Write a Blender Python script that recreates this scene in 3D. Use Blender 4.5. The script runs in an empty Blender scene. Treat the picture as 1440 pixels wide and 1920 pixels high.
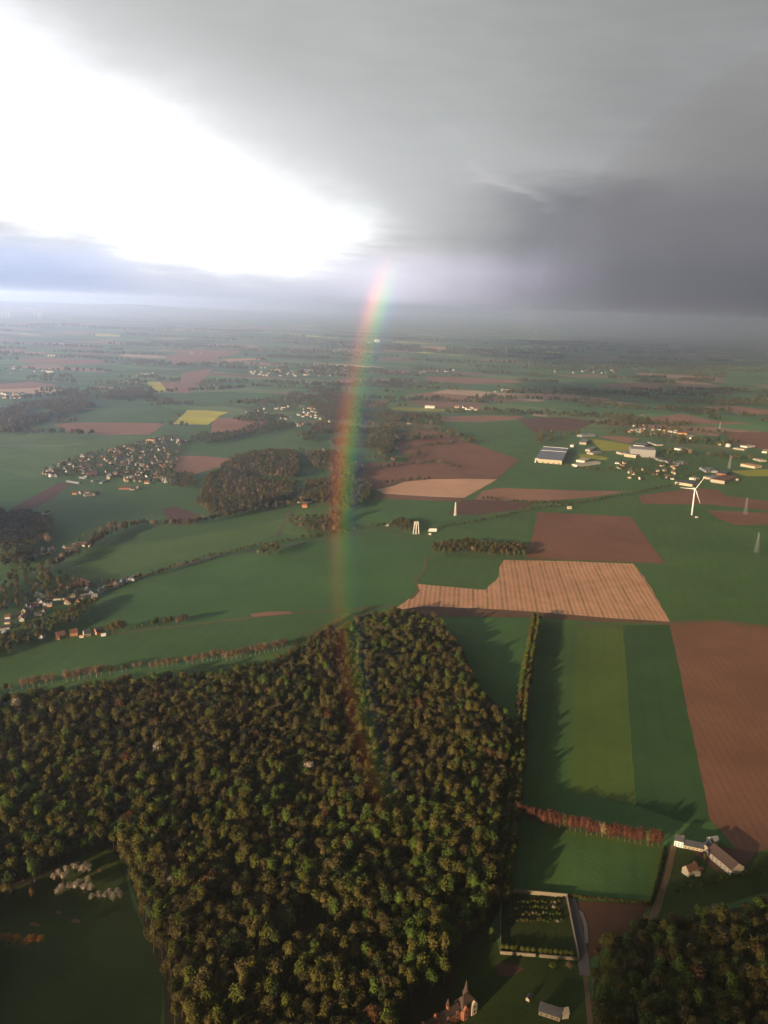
import bpy, bmesh, math, random
import numpy as np
from mathutils import Vector, Matrix
random.seed(7)
rng = np.random.default_rng(11)
sc = bpy.context.scene
COL = sc.collection
D2R = math.radians

# ------------------------------------------------------------------ camera
H = 500.0
FPX = 1650.0
PITCH, ROLL = D2R(13.17), D2R(2.1)
_r0 = np.array([1, 0, 0.]); _u0 = np.array([0, math.sin(PITCH), math.cos(PITCH)]); _f = np.array([0, math.cos(PITCH), -math.sin(PITCH)])
_r = math.cos(ROLL) * _r0 + math.sin(ROLL) * _u0
_u = math.cos(ROLL) * _u0 - math.sin(ROLL) * _r0
cam_d = bpy.data.cameras.new('camera'); cam = bpy.data.objects.new('camera', cam_d); COL.objects.link(cam)
cam_d.sensor_fit = 'VERTICAL'; cam_d.sensor_height = 24.0; cam_d.lens = FPX / 1920 * 24.0
cam_d.clip_start = 1.0; cam_d.clip_end = 300000.0
M = Matrix(((_r[0], _u[0], -_f[0], 0), (_r[1], _u[1], -_f[1], 0), (_r[2], _u[2], -_f[2], H), (0, 0, 0, 1)))
cam.matrix_world = M
sc.camera = cam

def ray(px, py):
    d = (px - 720) * _r - (py - 960) * _u + FPX * _f
    return d / np.linalg.norm(d)
def G(px, py, z=0.0):
    """point of the ground seen at a place of the photograph"""
    d = ray(px, py); t = (H - z) / -d[2]
    return np.array([d[0] * t, d[1] * t])
def inframe(x, y, z=8, m=1.02):
    v = np.array([x, y, z - H]); w = v @ _f
    return w > 0 and abs(v @ _r) / w * FPX < 720 * m and abs(v @ _u) / w * FPX < 960 * m

# ------------------------------------------------------------------ light
anti = ray(2050, 1011)                       # the rainbow's centre: straight away from the sun
SUN_EL = math.asin(-anti[2]); SUN_AZ = math.atan2(-anti[0], -anti[1])
sun_d = bpy.data.lights.new('sun', 'SUN'); sun = bpy.data.objects.new('sun', sun_d); COL.objects.link(sun)
sun_d.energy = 5.0; sun_d.angle = D2R(0.6); sun_d.color = (1.0, 0.74, 0.47)
sun.rotation_euler = Vector(anti).to_track_quat('-Z', 'Y').to_euler()
sun.location = (-3000, -4000, 3000)

class NB:
    """small helper to write node maths"""
    def __init__(s, tree): s.t = tree; s.n = tree.nodes; s.l = tree.links
    def new(s, typ, **kw):
        n = s.n.new(typ)
        for k, v in kw.items(): setattr(n, k, v)
        return n
    def put(s, sock, v):
        if isinstance(v, bpy.types.NodeSocket): s.l.new(v, sock)
        elif isinstance(v, (tuple, list)) and len(v) == 3 and sock.type == 'RGBA': sock.default_value = (*v, 1)
        else: sock.default_value = v
    def m(s, op, a, b=0.0, c=0.0, clamp=False):
        n = s.new('ShaderNodeMath', operation=op, use_clamp=clamp)
        s.put(n.inputs[0], a); s.put(n.inputs[1], b); s.put(n.inputs[2], c)
        return n.outputs[0]
    def add(s, a, b): return s.m('ADD', a, b)
    def sub(s, a, b): return s.m('SUBTRACT', a, b)
    def mul(s, a, b): return s.m('MULTIPLY', a, b)
    def step(s, x, a, b):                    # smooth 0..1 from a to b (a may be > b)
        n = s.new('ShaderNodeMapRange', interpolation_type='SMOOTHSTEP'); n.clamp = True
        if a > b: lo, hi, t0, t1 = b, a, 1.0, 0.0
        else: lo, hi, t0, t1 = a, b, 0.0, 1.0
        s.put(n.inputs[0], x); n.inputs[1].default_value = lo; n.inputs[2].default_value = hi; n.inputs[3].default_value = t0; n.inputs[4].default_value = t1
        return n.outputs[0]
    def lin(s, x, a, b, t0, t1):
        n = s.new('ShaderNodeMapRange'); n.clamp = True
        s.put(n.inputs[0], x)
        for i, v in enumerate((a, b, t0, t1)): n.inputs[i + 1].default_value = v
        return n.outputs[0]
    def mix(s, f, a, b, blend='MIX'):
        n = s.new('ShaderNodeMix', data_type='RGBA', blend_type=blend)
        s.put(n.inputs[0], f); s.put(n.inputs[6], a); s.put(n.inputs[7], b)
        return n.outputs[2]
    def noise(s, vec, scale, detail=4, rough=.55, out=0, dist=0.0):
        n = s.new('ShaderNodeTexNoise'); s.put(n.inputs['Vector'], vec)
        n.inputs['Scale'].default_value = scale; n.inputs['Detail'].default_value = detail; n.inputs['Roughness'].default_value = rough; n.inputs['Distortion'].default_value = dist
        return n.outputs[out]
    def vmul(s, v, t):
        n = s.new('ShaderNodeVectorMath', operation='MULTIPLY'); s.put(n.inputs[0], v); n.inputs[1].default_value = t
        return n.outputs[0]
    def sep(s, v):
        n = s.new('ShaderNodeSeparateXYZ'); s.put(n.inputs[0], v); return n.outputs
    def ramp(s, f, stops, interp='LINEAR'):
        n = s.new('ShaderNodeValToRGB'); r = n.color_ramp; r.interpolation = interp
        while len(r.elements) > 1: r.elements.remove(r.elements[-1])
        r.elements[0].position = stops[0][0]; r.elements[0].color = (*stops[0][1], 1)
        for p, c in stops[1:]: r.elements.new(p).color = (*c, 1)
        s.put(n.inputs[0], f)
        return n.outputs[0]

world = bpy.data.worlds.new("World"); sc.world = world; world.use_nodes = True
world.node_tree.nodes.clear()
nb = NB(world.node_tree)
tc = nb.new('ShaderNodeTexCoord'); dirv = tc.outputs['Generated']
dx, dy, dz = nb.sep(dirv)[:3]
az = nb.mul(nb.m('ARCTAN2', dx, dy), 57.2958)
el = nb.mul(nb.m('ARCSINE', dz), 57.2958)
n1 = nb.sub(nb.noise(nb.vmul(dirv, (5, 5, 13)), 1.0, 6, .6), .5)
n2 = nb.sub(nb.noise(nb.vmul(dirv, (9, 9, 60)), 1.3, 6, .6), .5)
n3 = nb.sub(nb.noise(nb.vmul(dirv, (3, 3, 9)), 1.0, 3, .5), .5)
elw = nb.add(el, nb.add(nb.mul(n1, 4.6), nb.mul(n2, .7)))
elh = nb.add(el, nb.mul(n2, 2.0))
# rain-cloud deck: pale grey in the middle, darker to the east and lower
deck = nb.mix(nb.step(az, -2, 22), (0.48, 0.495, 0.495), (0.30, 0.305, 0.31))
deck = nb.mix(nb.step(elw, 9, 22), deck, nb.mix(nb.step(az, -4, 20), (0.44, 0.45, 0.445), (0.31, 0.315, 0.315)))
deck = nb.mix(nb.step(el, 19, 36), deck, (0.05, 0.055, 0.06))
tone = nb.add(nb.add(1.0, nb.mul(n3, .40)), nb.add(nb.mul(n1, .30), nb.mul(n2, .14)))
darkb = nb.mul(nb.step(nb.add(elh, nb.mul(n1, 2.5)), 8.9, 5.6), nb.step(nb.add(az, nb.mul(n1, 12)), 1.5, 10.0))     # dark shelf on the east side
deck = nb.mix(nb.mul(darkb, nb.lin(az, 3, 22, .55, .95)), deck, (0.175, 0.18, 0.215))
low = nb.step(nb.add(el, nb.mul(n1, 1.5)), 4.4, 2.2)
lowc = nb.ramp(nb.lin(az, -24, 24, 0, 1), [(0, (.50, .60, .86)), (.3, (.68, .73, .94)), (.5, (.86, .83, .95)), (.66, (.42, .41, .48)), (.80, (.17, .17, .215)), (1, (.09, .095, .125))])
deck = nb.mix(low, deck, lowc)
deck = nb.mix(1.0, deck, tone, 'MULTIPLY')
# rain falling out of the dark shelf: faint slanting shafts
rayn = nb.noise(nb.vmul(dirv, (22, 22, 1.5)), 1.0, 3, .5)
shaft = nb.mul(nb.step(el, 6.5, 3.0), nb.step(az, -2, 8))
deck = nb.mix(shaft, deck, nb.mix(1.0, deck, nb.lin(rayn, .3, .7, .92, 1.06), 'MULTIPLY'))
# wisps of lit cloud along the shelf's edge
wl = nb.sub(elh, nb.add(10.0, nb.mul(az, -.30)))
wisp = nb.mul(nb.mul(nb.step(nb.m('ABSOLUTE', nb.sub(nb.add(elh, nb.mul(n1, 1.2)), nb.sub(10.3, nb.mul(az, .42)))), .5, .0), nb.step(az, 3.6, 5.2)), nb.step(az, 10.5, 6.5))
deck = nb.mix(nb.mul(wisp, .38), deck, (.62, .61, .63))
wisp2 = nb.mul(nb.mul(nb.step(nb.m('ABSOLUTE', nb.sub(elh, 8.6)), 1.6, .0), nb.step(az, 3.4, 5.2)), nb.step(az, 16, 6))
deck = nb.mix(nb.mul(wisp2, .35), deck, (.52, .51, .53))
# the bright gap under the cloud edge
edge_u = nb.m('MINIMUM', nb.sub(nb.sub(3.9, nb.mul(az, .43)), elw), 12.0)
edge_l = nb.sub(nb.add(el, nb.add(nb.mul(n2, 3.0), nb.mul(n1, 1.0))), nb.add(nb.add(1.55, nb.mul(nb.step(az, -8, 2), 2.4)), nb.mul(nb.step(az, -14, -19), 2.1)))
gap = nb.mul(nb.mul(nb.m('POWER', nb.step(edge_u, -5.0, 4.0), 2.6), nb.m('POWER', nb.step(edge_l, -1.2, 1.8), 2.0)), nb.mul(nb.step(nb.add(az, nb.mul(n1, 5)), 4.0, -3.6), nb.step(az, -75, -45)))
glow = nb.mul(nb.mul(nb.m('POWER', nb.step(edge_u, -11.0, 2.5), 1.6), nb.step(edge_l, -3.0, 1.5)), nb.step(az, 10, -10))
deck = nb.mix(nb.mul(glow, .85), deck, (.98, .98, 1.0))
sky = nb.new('ShaderNodeTexSky', sky_type='NISHITA'); sky.sun_disc = False; sky.sun_elevation = SUN_EL; sky.sun_rotation = SUN_AZ; sky.air_density = 1.2; sky.dust_density = 2.0
clear = nb.mix(1.0, sky.outputs[0], (.09, .09, .09), 'MULTIPLY')      # x 0.5 below: Nishita at about 0.05
bright = nb.mix(1.0, clear, (1.7, 1.75, 1.85), 'ADD')
deck = nb.mix(gap, deck, bright)
core = nb.mul(nb.mul(nb.step(edge_u, 1.5, 5.0), nb.step(edge_l, .9, 2.2)), nb.mul(nb.step(az, -1.0, -7.0), nb.step(az, -80, -60)))
deck = nb.mix(core, deck, (4.8, 5.3, 6.9))
deck = nb.mix(1.0, deck, nb.lin(el, 0, 2.2, .8, 1.0), 'MULTIPLY')
# behind the camera the deck breaks up and the low sun's clear sky shows
behind = nb.mul(nb.step(dy, -.05, -.55), nb.step(el, 50, 20))
fin = nb.mix(nb.mul(behind, nb.lin(nb.noise(dirv, 2.2, 4),   .4, .6, .05, .35)), deck, clear)
fin = nb.mix(nb.mul(nb.step(dy, .15, -.35), .85), fin, (.05, .055, .07))
fin = nb.mix(nb.step(el, -.6, -2.5), fin, (.10, .11, .12))
bg = nb.new('ShaderNodeBackground'); nb.put(bg.inputs[0], fin); bg.inputs[1].default_value = 0.50
nb.l.new(bg.outputs[0], nb.new('ShaderNodeOutputWorld').inputs[0])

sc.view_settings.view_transform = 'Standard'; sc.view_settings.look = 'None'; sc.view_settings.exposure = 1.0; sc.view_settings.gamma = 1.0
sc.cycles.use_denoising = True
sc.cycles.max_bounces = 10; sc.cycles.diffuse_bounces = 2; sc.cycles.glossy_bounces = 1; sc.cycles.transmission_bounces = 2; sc.cycles.volume_bounces = 7; sc.cycles.transparent_max_bounces = 8
sc.cycles.sample_clamp_indirect = 4.0
sc.cycles.caustics_reflective = False; sc.cycles.caustics_refractive = False
sc.cycles.volume_step_rate = 1.0; sc.cycles.volume_max_steps = 64

# ------------------------------------------------------------------ helpers
def tag(o, label=None, cat=None, group=None, kind=None):
    if label: o['label'] = label
    if cat: o['category'] = cat
    if group: o['group'] = group
    if kind: o['kind'] = kind
    return o
def newmat(name):
    m = bpy.data.materials.new(name); m.use_nodes = True; m.node_tree.nodes.clear()
    return m, NB(m.node_tree)
def finish(nbm, col, rough=.9, bump=None, spec=.2, trans=0.0):
    b = nbm.new('ShaderNodeBsdfPrincipled'); nbm.put(b.inputs['Base Color'], col); nbm.put(b.inputs['Roughness'], rough); b.inputs['Specular IOR Level'].default_value = spec
    if bump is not None: nbm.l.new(bump, b.inputs['Normal'])
    o = nbm.new('ShaderNodeOutputMaterial')
    if trans > 0:
        t = nbm.new('ShaderNodeBsdfTranslucent'); nbm.put(t.inputs[0], col); mx = nbm.new('ShaderNodeMixShader'); mx.inputs[0].default_value = trans
        nbm.l.new(b.outputs[0], mx.inputs[1]); nbm.l.new(t.outputs[0], mx.inputs[2]); nbm.l.new(mx.outputs[0], o.inputs[0])
    else: nbm.l.new(b.outputs[0], o.inputs[0])
def pos(n): return n.new('ShaderNodeNewGeometry').outputs['Position']
def plain(name, col, var=.15, scale=.6, rough=.85, spec=.25):
    m, n = newmat(name)
    f = n.noise(pos(n), scale, 4)
    c = n.mix(f, tuple(x * (1 - var) for x in col), tuple(min(x * (1 + var), 1) for x in col))
    finish(n, c, rough, spec=spec)
    return m
def mesh_obj(name, verts, faces, mats, parent=None, mi=None, smooth=False):
    me = bpy.data.meshes.new(name); me.from_pydata([tuple(map(float, v)) for v in verts], [], faces)
    if not isinstance(mats, (list, tuple)): mats = [mats]
    for m in mats: me.materials.append(m)
    if mi is not None: me.polygons.foreach_set('material_index', mi)
    if smooth: me.polygons.foreach_set('use_smooth', [True] * len(me.polygons))
    me.update()
    o = bpy.data.objects.new(name, me); COL.objects.link(o); o.parent = parent
    return o
def empty(name, loc, rz=0.0):
    o = bpy.data.objects.new(name, None); COL.objects.link(o); o.location = loc; o.rotation_euler = (0, 0, rz); o.empty_display_size = 1
    return o
def copy_thing(root, loc, rz=0.0, s=1.0):
    r = root.copy(); COL.objects.link(r); r.location = loc; r.rotation_euler = (0, 0, rz); r.scale = (s, s, s) if not isinstance(s, tuple) else s
    for ch in list(root.children):
        c = ch.copy(); COL.objects.link(c); c.parent = r
        for g in ch.children:
            d = g.copy(); COL.objects.link(d); d.parent = c
    return r
class MB:
    """collects plain shapes into one mesh"""
    def __init__(s): s.v = []; s.f = []; s.mi = []
    def face(s, pts, mi=0):
        b = len(s.v); s.v += [tuple(p) for p in pts]; s.f.append(tuple(range(b, b + len(pts)))); s.mi.append(mi)
    def box(s, x0, y0, z0, x1, y1, z1, mi=0):
        c = [(x0, y0, z0), (x1, y0, z0), (x1, y1, z0), (x0, y1, z0), (x0, y0, z1), (x1, y0, z1), (x1, y1, z1), (x0, y1, z1)]
        b = len(s.v); s.v += c
        for f in ((0, 3, 2, 1), (4, 5, 6, 7), (0, 1, 5, 4), (1, 2, 6, 5), (2, 3, 7, 6), (3, 0, 4, 7)): s.f.append(tuple(b + i for i in f)); s.mi.append(mi)
    def bar(s, p, q, r0, r1=None, n=6, mi=0, cap=True):
        p = np.array(p, float); q = np.array(q, float); r1 = r0 if r1 is None else r1
        d = q - p; d /= max(np.linalg.norm(d), 1e-9)
        a = np.cross(d, (0, 0, 1.) if abs(d[2]) < .9 else (1., 0, 0)); a /= np.linalg.norm(a); c = np.cross(d, a)
        b = len(s.v)
        for base, rr in ((p, r0), (q, r1)):
            for k in range(n):
                t = 2 * math.pi * k / n; s.v.append(tuple(base + rr * (math.cos(t) * a + math.sin(t) * c)))
        for k in range(n):
            k2 = (k + 1) % n; s.f.append((b + k, b + k2, b + n + k2, b + n + k)); s.mi.append(mi)
        if cap: s.f.append(tuple(range(b + n - 1, b - 1, -1))); s.f.append(tuple(range(b + n, b + 2 * n))); s.mi += [mi, mi]
    def build(s, name, mats, parent=None, smooth=False): return mesh_obj(name, s.v, s.f, mats, parent, s.mi, smooth)

def inside(poly, x, y):
    c = False; j = len(poly) - 1
    for i in range(len(poly)):
        xi, yi = poly[i]; xj, yj = poly[j]
        if (yi > y) != (yj > y) and x < (xj - xi) * (y - yi) / (yj - yi) + xi: c = not c
        j = i
    return c
def worldpoly(px): return [tuple(G(*p)) for p in px]
def rough_edge(poly, step=25, amp=1.0):
    out = []; n = len(poly)
    for i in range(n):
        a = np.array(poly[i]); b = np.array(poly[(i + 1) % n]); L = np.linalg.norm(b - a); k = max(1, min(60, int(L / step)))
        nrm = np.array([-(b - a)[1], (b - a)[0]]) / max(L, 1e-6)
        for j in range(k):
            w = 0 if j == 0 else amp * random.uniform(-1, 1)
            out.append(tuple(a + (b - a) * j / k + nrm * w))
    return out
FIELD_N = [0]
def sheet(name, px, mat, layer=1, label='field', kind='structure', amp=1.0, cat=None, world=None):
    P = world if world is not None else worldpoly(px)
    P = rough_edge(P, amp=amp)
    dist = np.mean([math.hypot(*p) for p in P])
    FIELD_N[0] += 1
    z = (.12 * layer + .0007 * FIELD_N[0]) * (1 if dist < 2500 else 1 + (dist - 2500) / 1500)
    o = mesh_obj(name, [(p[0], p[1], z) for p in P], [tuple(range(len(P)))], mat)
    if sum((P[i - 1][0] * P[i][1] - P[i][0] * P[i - 1][1]) for i in range(len(P))) < 0:
        o.data.flip_normals()
    return tag(o, label, cat, None, kind)
def ribbon(px, w):
    """world polygon of a strip of width w metres along photo points"""
    c = [np.array(G(*p)) for p in px]; L, Rr = [], []
    for i, p in enumerate(c):
        d = c[min(i + 1, len(c) - 1)] - c[max(i - 1, 0)]; d /= np.linalg.norm(d); n = np.array([-d[1], d[0]])
        L.append(tuple(p + n * w / 2)); Rr.append(tuple(p - n * w / 2))
    return L + Rr[::-1]

# ------------------------------------------------------------------ ground materials
def ground_bump(n, P, s_macro=.0022, h=11.0, fine=.3):
    hsum = n.add(n.mul(n.noise(P, s_macro, 3, .45), h), n.mul(n.noise(P, .22, 3, .6), fine))
    b = n.new('ShaderNodeBump'); b.inputs['Strength'].default_value = 1.0; b.inputs['Distance'].default_value = 1.0; n.l.new(hsum, b.inputs['Height'])
    return b.outputs[0]
def fieldmat(name, col, col2=None, stripe=None, period=8.0, contrast=.0, scol=None, var=.22, bump=True, streak=None):
    m, n = newmat(name); P = pos(n)
    col2 = col2 or tuple(c * 1.25 for c in col)
    f = n.noise(P, .006, 5, .6)
    c = n.mix(n.lin(f, .3, .7, 0, 1), tuple(x * (1 - var) for x in col), col2)
    f2 = n.noise(P, .25, 4, .7)
    damp = n.step(n.noise(n.vmul(P, (1, .6, 1)), .010, 5, .68), .56, .68)
    c = n.mix(n.mul(damp, .22), c, tuple(x * .62 for x in col))
    c = n.mix(n.lin(n.noise(P, .035, 4, .7), .35, .7, 0, .36), c, tuple(x * .72 for x in col))
    c = n.mix(n.lin(f2, .25, .75, 0, .35), c, tuple(x * .6 for x in col))
    if stripe is not None:
        x, y, z = n.sep(P)[:3]
        t = n.add(n.mul(x, stripe[0]), n.mul(y, stripe[1]))
        wob = n.mul(n.noise(P, .006, 2, .5), 4.0)
        s = n.m('SINE', n.mul(n.add(t, wob), 2 * math.pi / period))
        s = n.add(n.mul(s, .5), .5)
        if contrast <= .5: s = n.mul(n.m('POWER', s, 5.0), 1.6)
        if contrast > .5:
            s2 = n.add(n.mul(n.m('SINE', n.mul(n.add(t, wob), 2 * math.pi / (period * 3.3))), .5), .5); s = n.mul(s, n.lin(s2, 0, 1, .55, 1.15))
        rnd = n.noise(n.vmul(P, (stripe[0] * .1, stripe[1] * .1, 0)), 1.0, 3, .6)
        brk = n.noise(P, .035, 4, .65)
        s = n.mul(s, n.lin(n.mul(rnd, brk), .1, .34, .25, 1.1))
        c = n.mix(n.mul(s, contrast), c, scol or tuple(x * .6 for x in col))
    finish(n, c, .95, ground_bump(n, P) if bump else None, spec=.1)
    return m
def unit(a, b):
    """unit normal of the ground line between two photo points"""
    d = G(*b) - G(*a); d /= np.linalg.norm(d); return (-d[1], d[0])
n_right = unit((1187, 1057), (1258, 1168)); n_strip = unit((1168, 1172), (1192, 1490))
GREEN = fieldmat('winter_wheat', (.072, .150, .042), (.092, .178, .050), n_strip, 24, .18)
GREEN_D = fieldmat('dark_crop', (.042, .100, .032), (.056, .118, .038), n_strip, 24, .12)
GREEN_L = fieldmat('light_crop', (.092, .148, .030), (.115, .175, .036), n_strip, 24, .14)
GREEN_M = fieldmat('meadow', (.095, .185, .045), (.130, .215, .055), var=.3)
GREEN_B = fieldmat('bluish_crop', (.070, .160, .046), (.088, .188, .052), n_right, 24, .1)
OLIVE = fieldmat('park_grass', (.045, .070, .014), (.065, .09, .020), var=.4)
BROWN = fieldmat('ploughed_earth', (.225, .105, .062), (.275, .135, .080), n_right, 9, .30)
BROWN_D = fieldmat('dark_earth', (.135, .068, .048), (.165, .084, .060), n_right, 12, .15)
BROWN_F = fieldmat('far_earth', (.330, .165, .105), (.37, .20, .13))
TAN = fieldmat('pale_earth', (.66, .38, .225), (.74, .44, .265), unit((800, 899), (930, 899)), 30, .15)
STUB = fieldmat('stubble', (.68, .35, .195), (.78, .43, .25), n_right, 8.5, .8, (.22, .14, .055), var=.15)
RAPE = fieldmat('rapeseed', (.60, .56, .05), (.68, .62, .07), unit((353, 769), (325, 795)), 22, .2)
RAPE_D = fieldmat('thin_rapeseed', (.34, .34, .04), (.40, .38, .05))
DIRT = fieldmat('track_earth', (.17, .115, .06), (.22, .15, .08), bump=False)
ROAD = fieldmat('asphalt', (.12, .11, .10), (.15, .14, .125), bump=False)
GRAVEL = fieldmat('pale_gravel', (.17, .15, .135), (.22, .19, .17), bump=False)

# the whole plain: one sheet to the horizon, farmland patchwork far out
gm, n = newmat('farmland'); P = pos(n)
px_, py_, _z = n.sep(P)[:3]
wv = n.new('ShaderNodeVectorMath', operation='ADD'); n.l.new(P, wv.inputs[0])
wn = n.new('ShaderNodeVectorMath', operation='SCALE'); n.l.new(n.noise(P, .0012, 2, .5, out=1), wn.inputs[0]); wn.inputs['Scale'].default_value = 260.0
n.l.new(wn.outputs[0], wv.inputs[1])
rot = n.new('ShaderNodeVectorRotate', rotation_type='Z_AXIS'); n.l.new(wv.outputs[0], rot.inputs['Vector']); rot.inputs['Angle'].default_value = .35
vo = n.new('ShaderNodeTexVoronoi', distance='CHEBYCHEV', feature='F1'); n.l.new(n.vmul(rot.outputs[0], (.0018, .0031, 0)), vo.inputs['Vector']); vo.inputs['Scale'].default_value = 1.0; vo.inputs['Randomness'].default_value = .9
r1 = n.new('ShaderNodeSeparateColor'); n.l.new(vo.outputs['Color'], r1.inputs[0])
pal = n.ramp(r1.outputs[0], [(0, (.075, .165, .060)), (.22, (.11, .215, .070)), (.40, (.060, .130, .052)), (.56, (.15, .22, .085)), (.66, (.36, .205, .14)), (.76, (.26, .155, .11)), (.84, (.08, .18, .060)), (.93, (.52, .36, .24)), (.965, (.60, .56, .08)), (.975, (.07, .15, .055))], 'CONSTANT')
big = n.noise(P, .00045, 4, .6)
wood = n.step(n.noise(n.vmul(P, (1, 2.0, 1)), .0011, 5, .62), .54, .60)
pal = n.mix(n.mul(wood, .7), pal, (.060, .085, .042))
dist = n.m('SQRT', n.add(n.mul(px_, px_), n.mul(py_, py_)))
near = n.mix(n.lin(n.noise(P, .004, 5, .6), .3, .7, 0, 1), (.066, .142, .042), (.092, .175, .050))
near = n.mix(n.lin(n.noise(P, .25, 4, .7), .25, .75, 0, .4), near, (.018, .045, .014))
gc = n.mix(n.step(n.add(dist, n.mul(big, 900)), 3900, 4700), near, pal)
finish(n, gc, .95, ground_bump(n, P, h=12.0), spec=.1)
RAD = 62000.0
ring_r = [0, 800, 2500, 6000, 15000, 32000, RAD]; NS = 72
gv = [(0, 0, 0)]; gf = []
for rr in ring_r[1:]:
    for k in range(NS): gv.append((rr * math.cos(2 * math.pi * k / NS), rr * math.sin(2 * math.pi * k / NS), 0))
for k in range(NS): gf.append((0, 1 + k, 1 + (k + 1) % NS))
for i in range(len(ring_r) - 2):
    a = 1 + i * NS; b = a + NS
    for k in range(NS): k2 = (k + 1) % NS; gf.append((a + k, b + k, b + k2, a + k2))
tag(mesh_obj('ground', gv, gf, gm), 'flat green and brown farmland stretching to the hazy horizon', None, None, 'structure')
# low hills on the left horizon
hv, hf = [], []; NA, NR = 60, 14
for j in range(NR):
    for i in range(NA):
        a = D2R(-36 + 32 * i / (NA - 1)); rr = 27000 + 20000 * j / (NR - 1)
        e = max(0, math.sin(math.pi * i / (NA - 1))) ** .8 * max(0, math.sin(math.pi * j / (NR - 1))) ** 1.2
        z = e * (170 + 40 * math.sin(i * .7 + j) + 30 * math.sin(i * .31 + 2)) - 2
        hv.append((rr * math.sin(a), rr * math.cos(a), z))
for j in range(NR - 1):
    for i in range(NA - 1): q = j * NA + i; hf.append((q, q + 1, q + NA + 1, q + NA))
tag(mesh_obj('hills', hv, hf, gm, smooth=True), 'low blue hills along the hazy horizon', None, None, 'structure')

# ------------------------------------------------------------------ fields, tracks and roads
sheet('field', [(783, 1095), (850, 1101), (910, 1106), (935, 1082), (937, 1062), (945, 1050), (1060, 1052), (1187, 1057), (1208, 1082), (1258, 1168), (1130, 1163), (1000, 1153), (900, 1151), (830, 1153), (735, 1145), (768, 1122), (786, 1108)], STUB, 2, 'large pale tan stubble field with striped rows', amp=1.5)
sheet('field', [(735, 1145), (800, 1137), (900, 1141), (1000, 1147), (1130, 1158), (1256, 1166), (1259, 1170), (1130, 1167), (1000, 1158), (830, 1157)], fieldmat('headland', (.15, .085, .05)), 3, 'dark headland strip below the striped stubble field')
sheet('field', [(1008, 960), (1100, 965), (1183, 969), (1215, 1015), (1248, 1057), (1120, 1052), (985, 1047), (1000, 1000)], BROWN, 2, 'dark brown ploughed field above the striped stubble field')
sheet('field', [(1255, 1172), (1350, 1167), (1390, 1174), (1440, 1177), (1640, 1190), (1720, 1560), (1560, 1575), (1400, 1600), (1378, 1590), (1352, 1560), (1330, 1535), (1300, 1390)], BROWN, 2, 'large brown ploughed field beside the dark green strip')
sheet('path', [(1195, 1168), (1258, 1165), (1350, 1163), (1440, 1173), (1640, 1185), (1640, 1190), (1440, 1178), (1350, 1169), (1255, 1172)], DIRT, 3, 'bare earth track along the top of the brown field')
sheet('field', [(1166, 1172), (1256, 1172), (1302, 1395), (1332, 1540), (1290, 1545), (1192, 1510)], GREEN_D, 2, 'dark green crop strip beside the brown field')
sheet('field', [(1082, 1174), (1168, 1174), (1193, 1512), (1066, 1480)], GREEN_L, 2, 'lighter olive green crop strip between two dark ones')
sheet('field', [(1082, 1170), (1170, 1172), (1174, 1178), (1088, 1176)], fieldmat('rough_grass', (.10, .115, .045)), 3, 'pale rough grass patch at the head of the olive strip', amp=2.5)
sheet('field', [(1000, 1160), (1084, 1172), (1068, 1480), (1000, 1500), (962, 1495), (985, 1330)], GREEN, 2, 'green crop strip in the shade of the avenue')
sheet('field', [(735, 1150), (830, 1158), (1000, 1158), (985, 1230), (965, 1330), (890, 1330), (850, 1200)], GREEN_B, 1, 'bluish green field between the wood and the avenue')
sheet('field', [(962, 1535), (1030, 1549), (1245, 1588), (1222, 1692), (1080, 1680), (950, 1668)], GREEN, 1, 'green paddock below the red tree row')
sheet('field', [(1020, 1548), (1245, 1587), (1243, 1595), (1020, 1556)], GREEN_L, 2, 'yellowish grass strip under the red tree row')
sheet('field', [(1231, 1592), (1245, 1588), (1222, 1692), (1208, 1690)], GREEN_L, 2, 'yellowish grass strip on the paddock east edge')
sheet('path', None, DIRT, 3, 'reddish lane between the paddock and the farm', world=ribbon([(1262, 1585), (1250, 1640), (1232, 1700), (1218, 1735)], 7))
sheet('field', [(940, 1670), (1062, 1684), (1084, 1797), (938, 1786)], fieldmat('garden_lawn', (.045, .065, .014), (.07, .085, .02), n_strip, 9, .35), 1, 'walled kitchen garden lawn with rows of plants')
sheet('field', [(1078, 1688), (1222, 1696), (1195, 1730), (1140, 1775), (1105, 1800), (1090, 1780)], fieldmat('bare_soil', (.115, .055, .032)), 1, 'bare brown plot beside the walled garden')
sheet('path', None, GRAVEL, 3, 'grey gravel yard along the garden wall', world=ribbon([(1070, 1684), (1080, 1730), (1092, 1790), (1098, 1830)], 9))
sheet('path', None, GRAVEL, 4, 'curved gravel drive looping past the garden', world=ribbon([(1078, 1706), (1090, 1712), (1098, 1735), (1100, 1765), (1090, 1775)], 3.4))
sheet('path', None, DIRT, 2, 'narrow lane leading down from the garden corner', world=ribbon([(1098, 1830), (1102, 1870), (1108, 1930)], 4))
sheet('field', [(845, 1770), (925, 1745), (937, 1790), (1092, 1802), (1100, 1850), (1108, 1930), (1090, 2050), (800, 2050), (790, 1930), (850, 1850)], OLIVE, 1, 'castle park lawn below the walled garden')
sheet('field', [(935, 1805), (965, 1808), (985, 1818), (955, 1832), (930, 1828)], BROWN_D, 2, 'reddish bare patch in the castle lawn', amp=2)
sheet('field', [(1262, 1588), (1345, 1600), (1440, 1598), (1560, 1590), (1600, 1650), (1440, 1672), (1260, 1725), (1205, 1745), (1225, 1690), (1250, 1600)], OLIVE, 1, 'farmyard grass round the white farmhouse')
sheet('field', [(1265, 1580), (1345, 1586), (1420, 1600), (1380, 1640), (1345, 1635), (1300, 1598)], BROWN_D, 2, 'dark bare farmyard between the farm buildings', amp=2)
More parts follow.
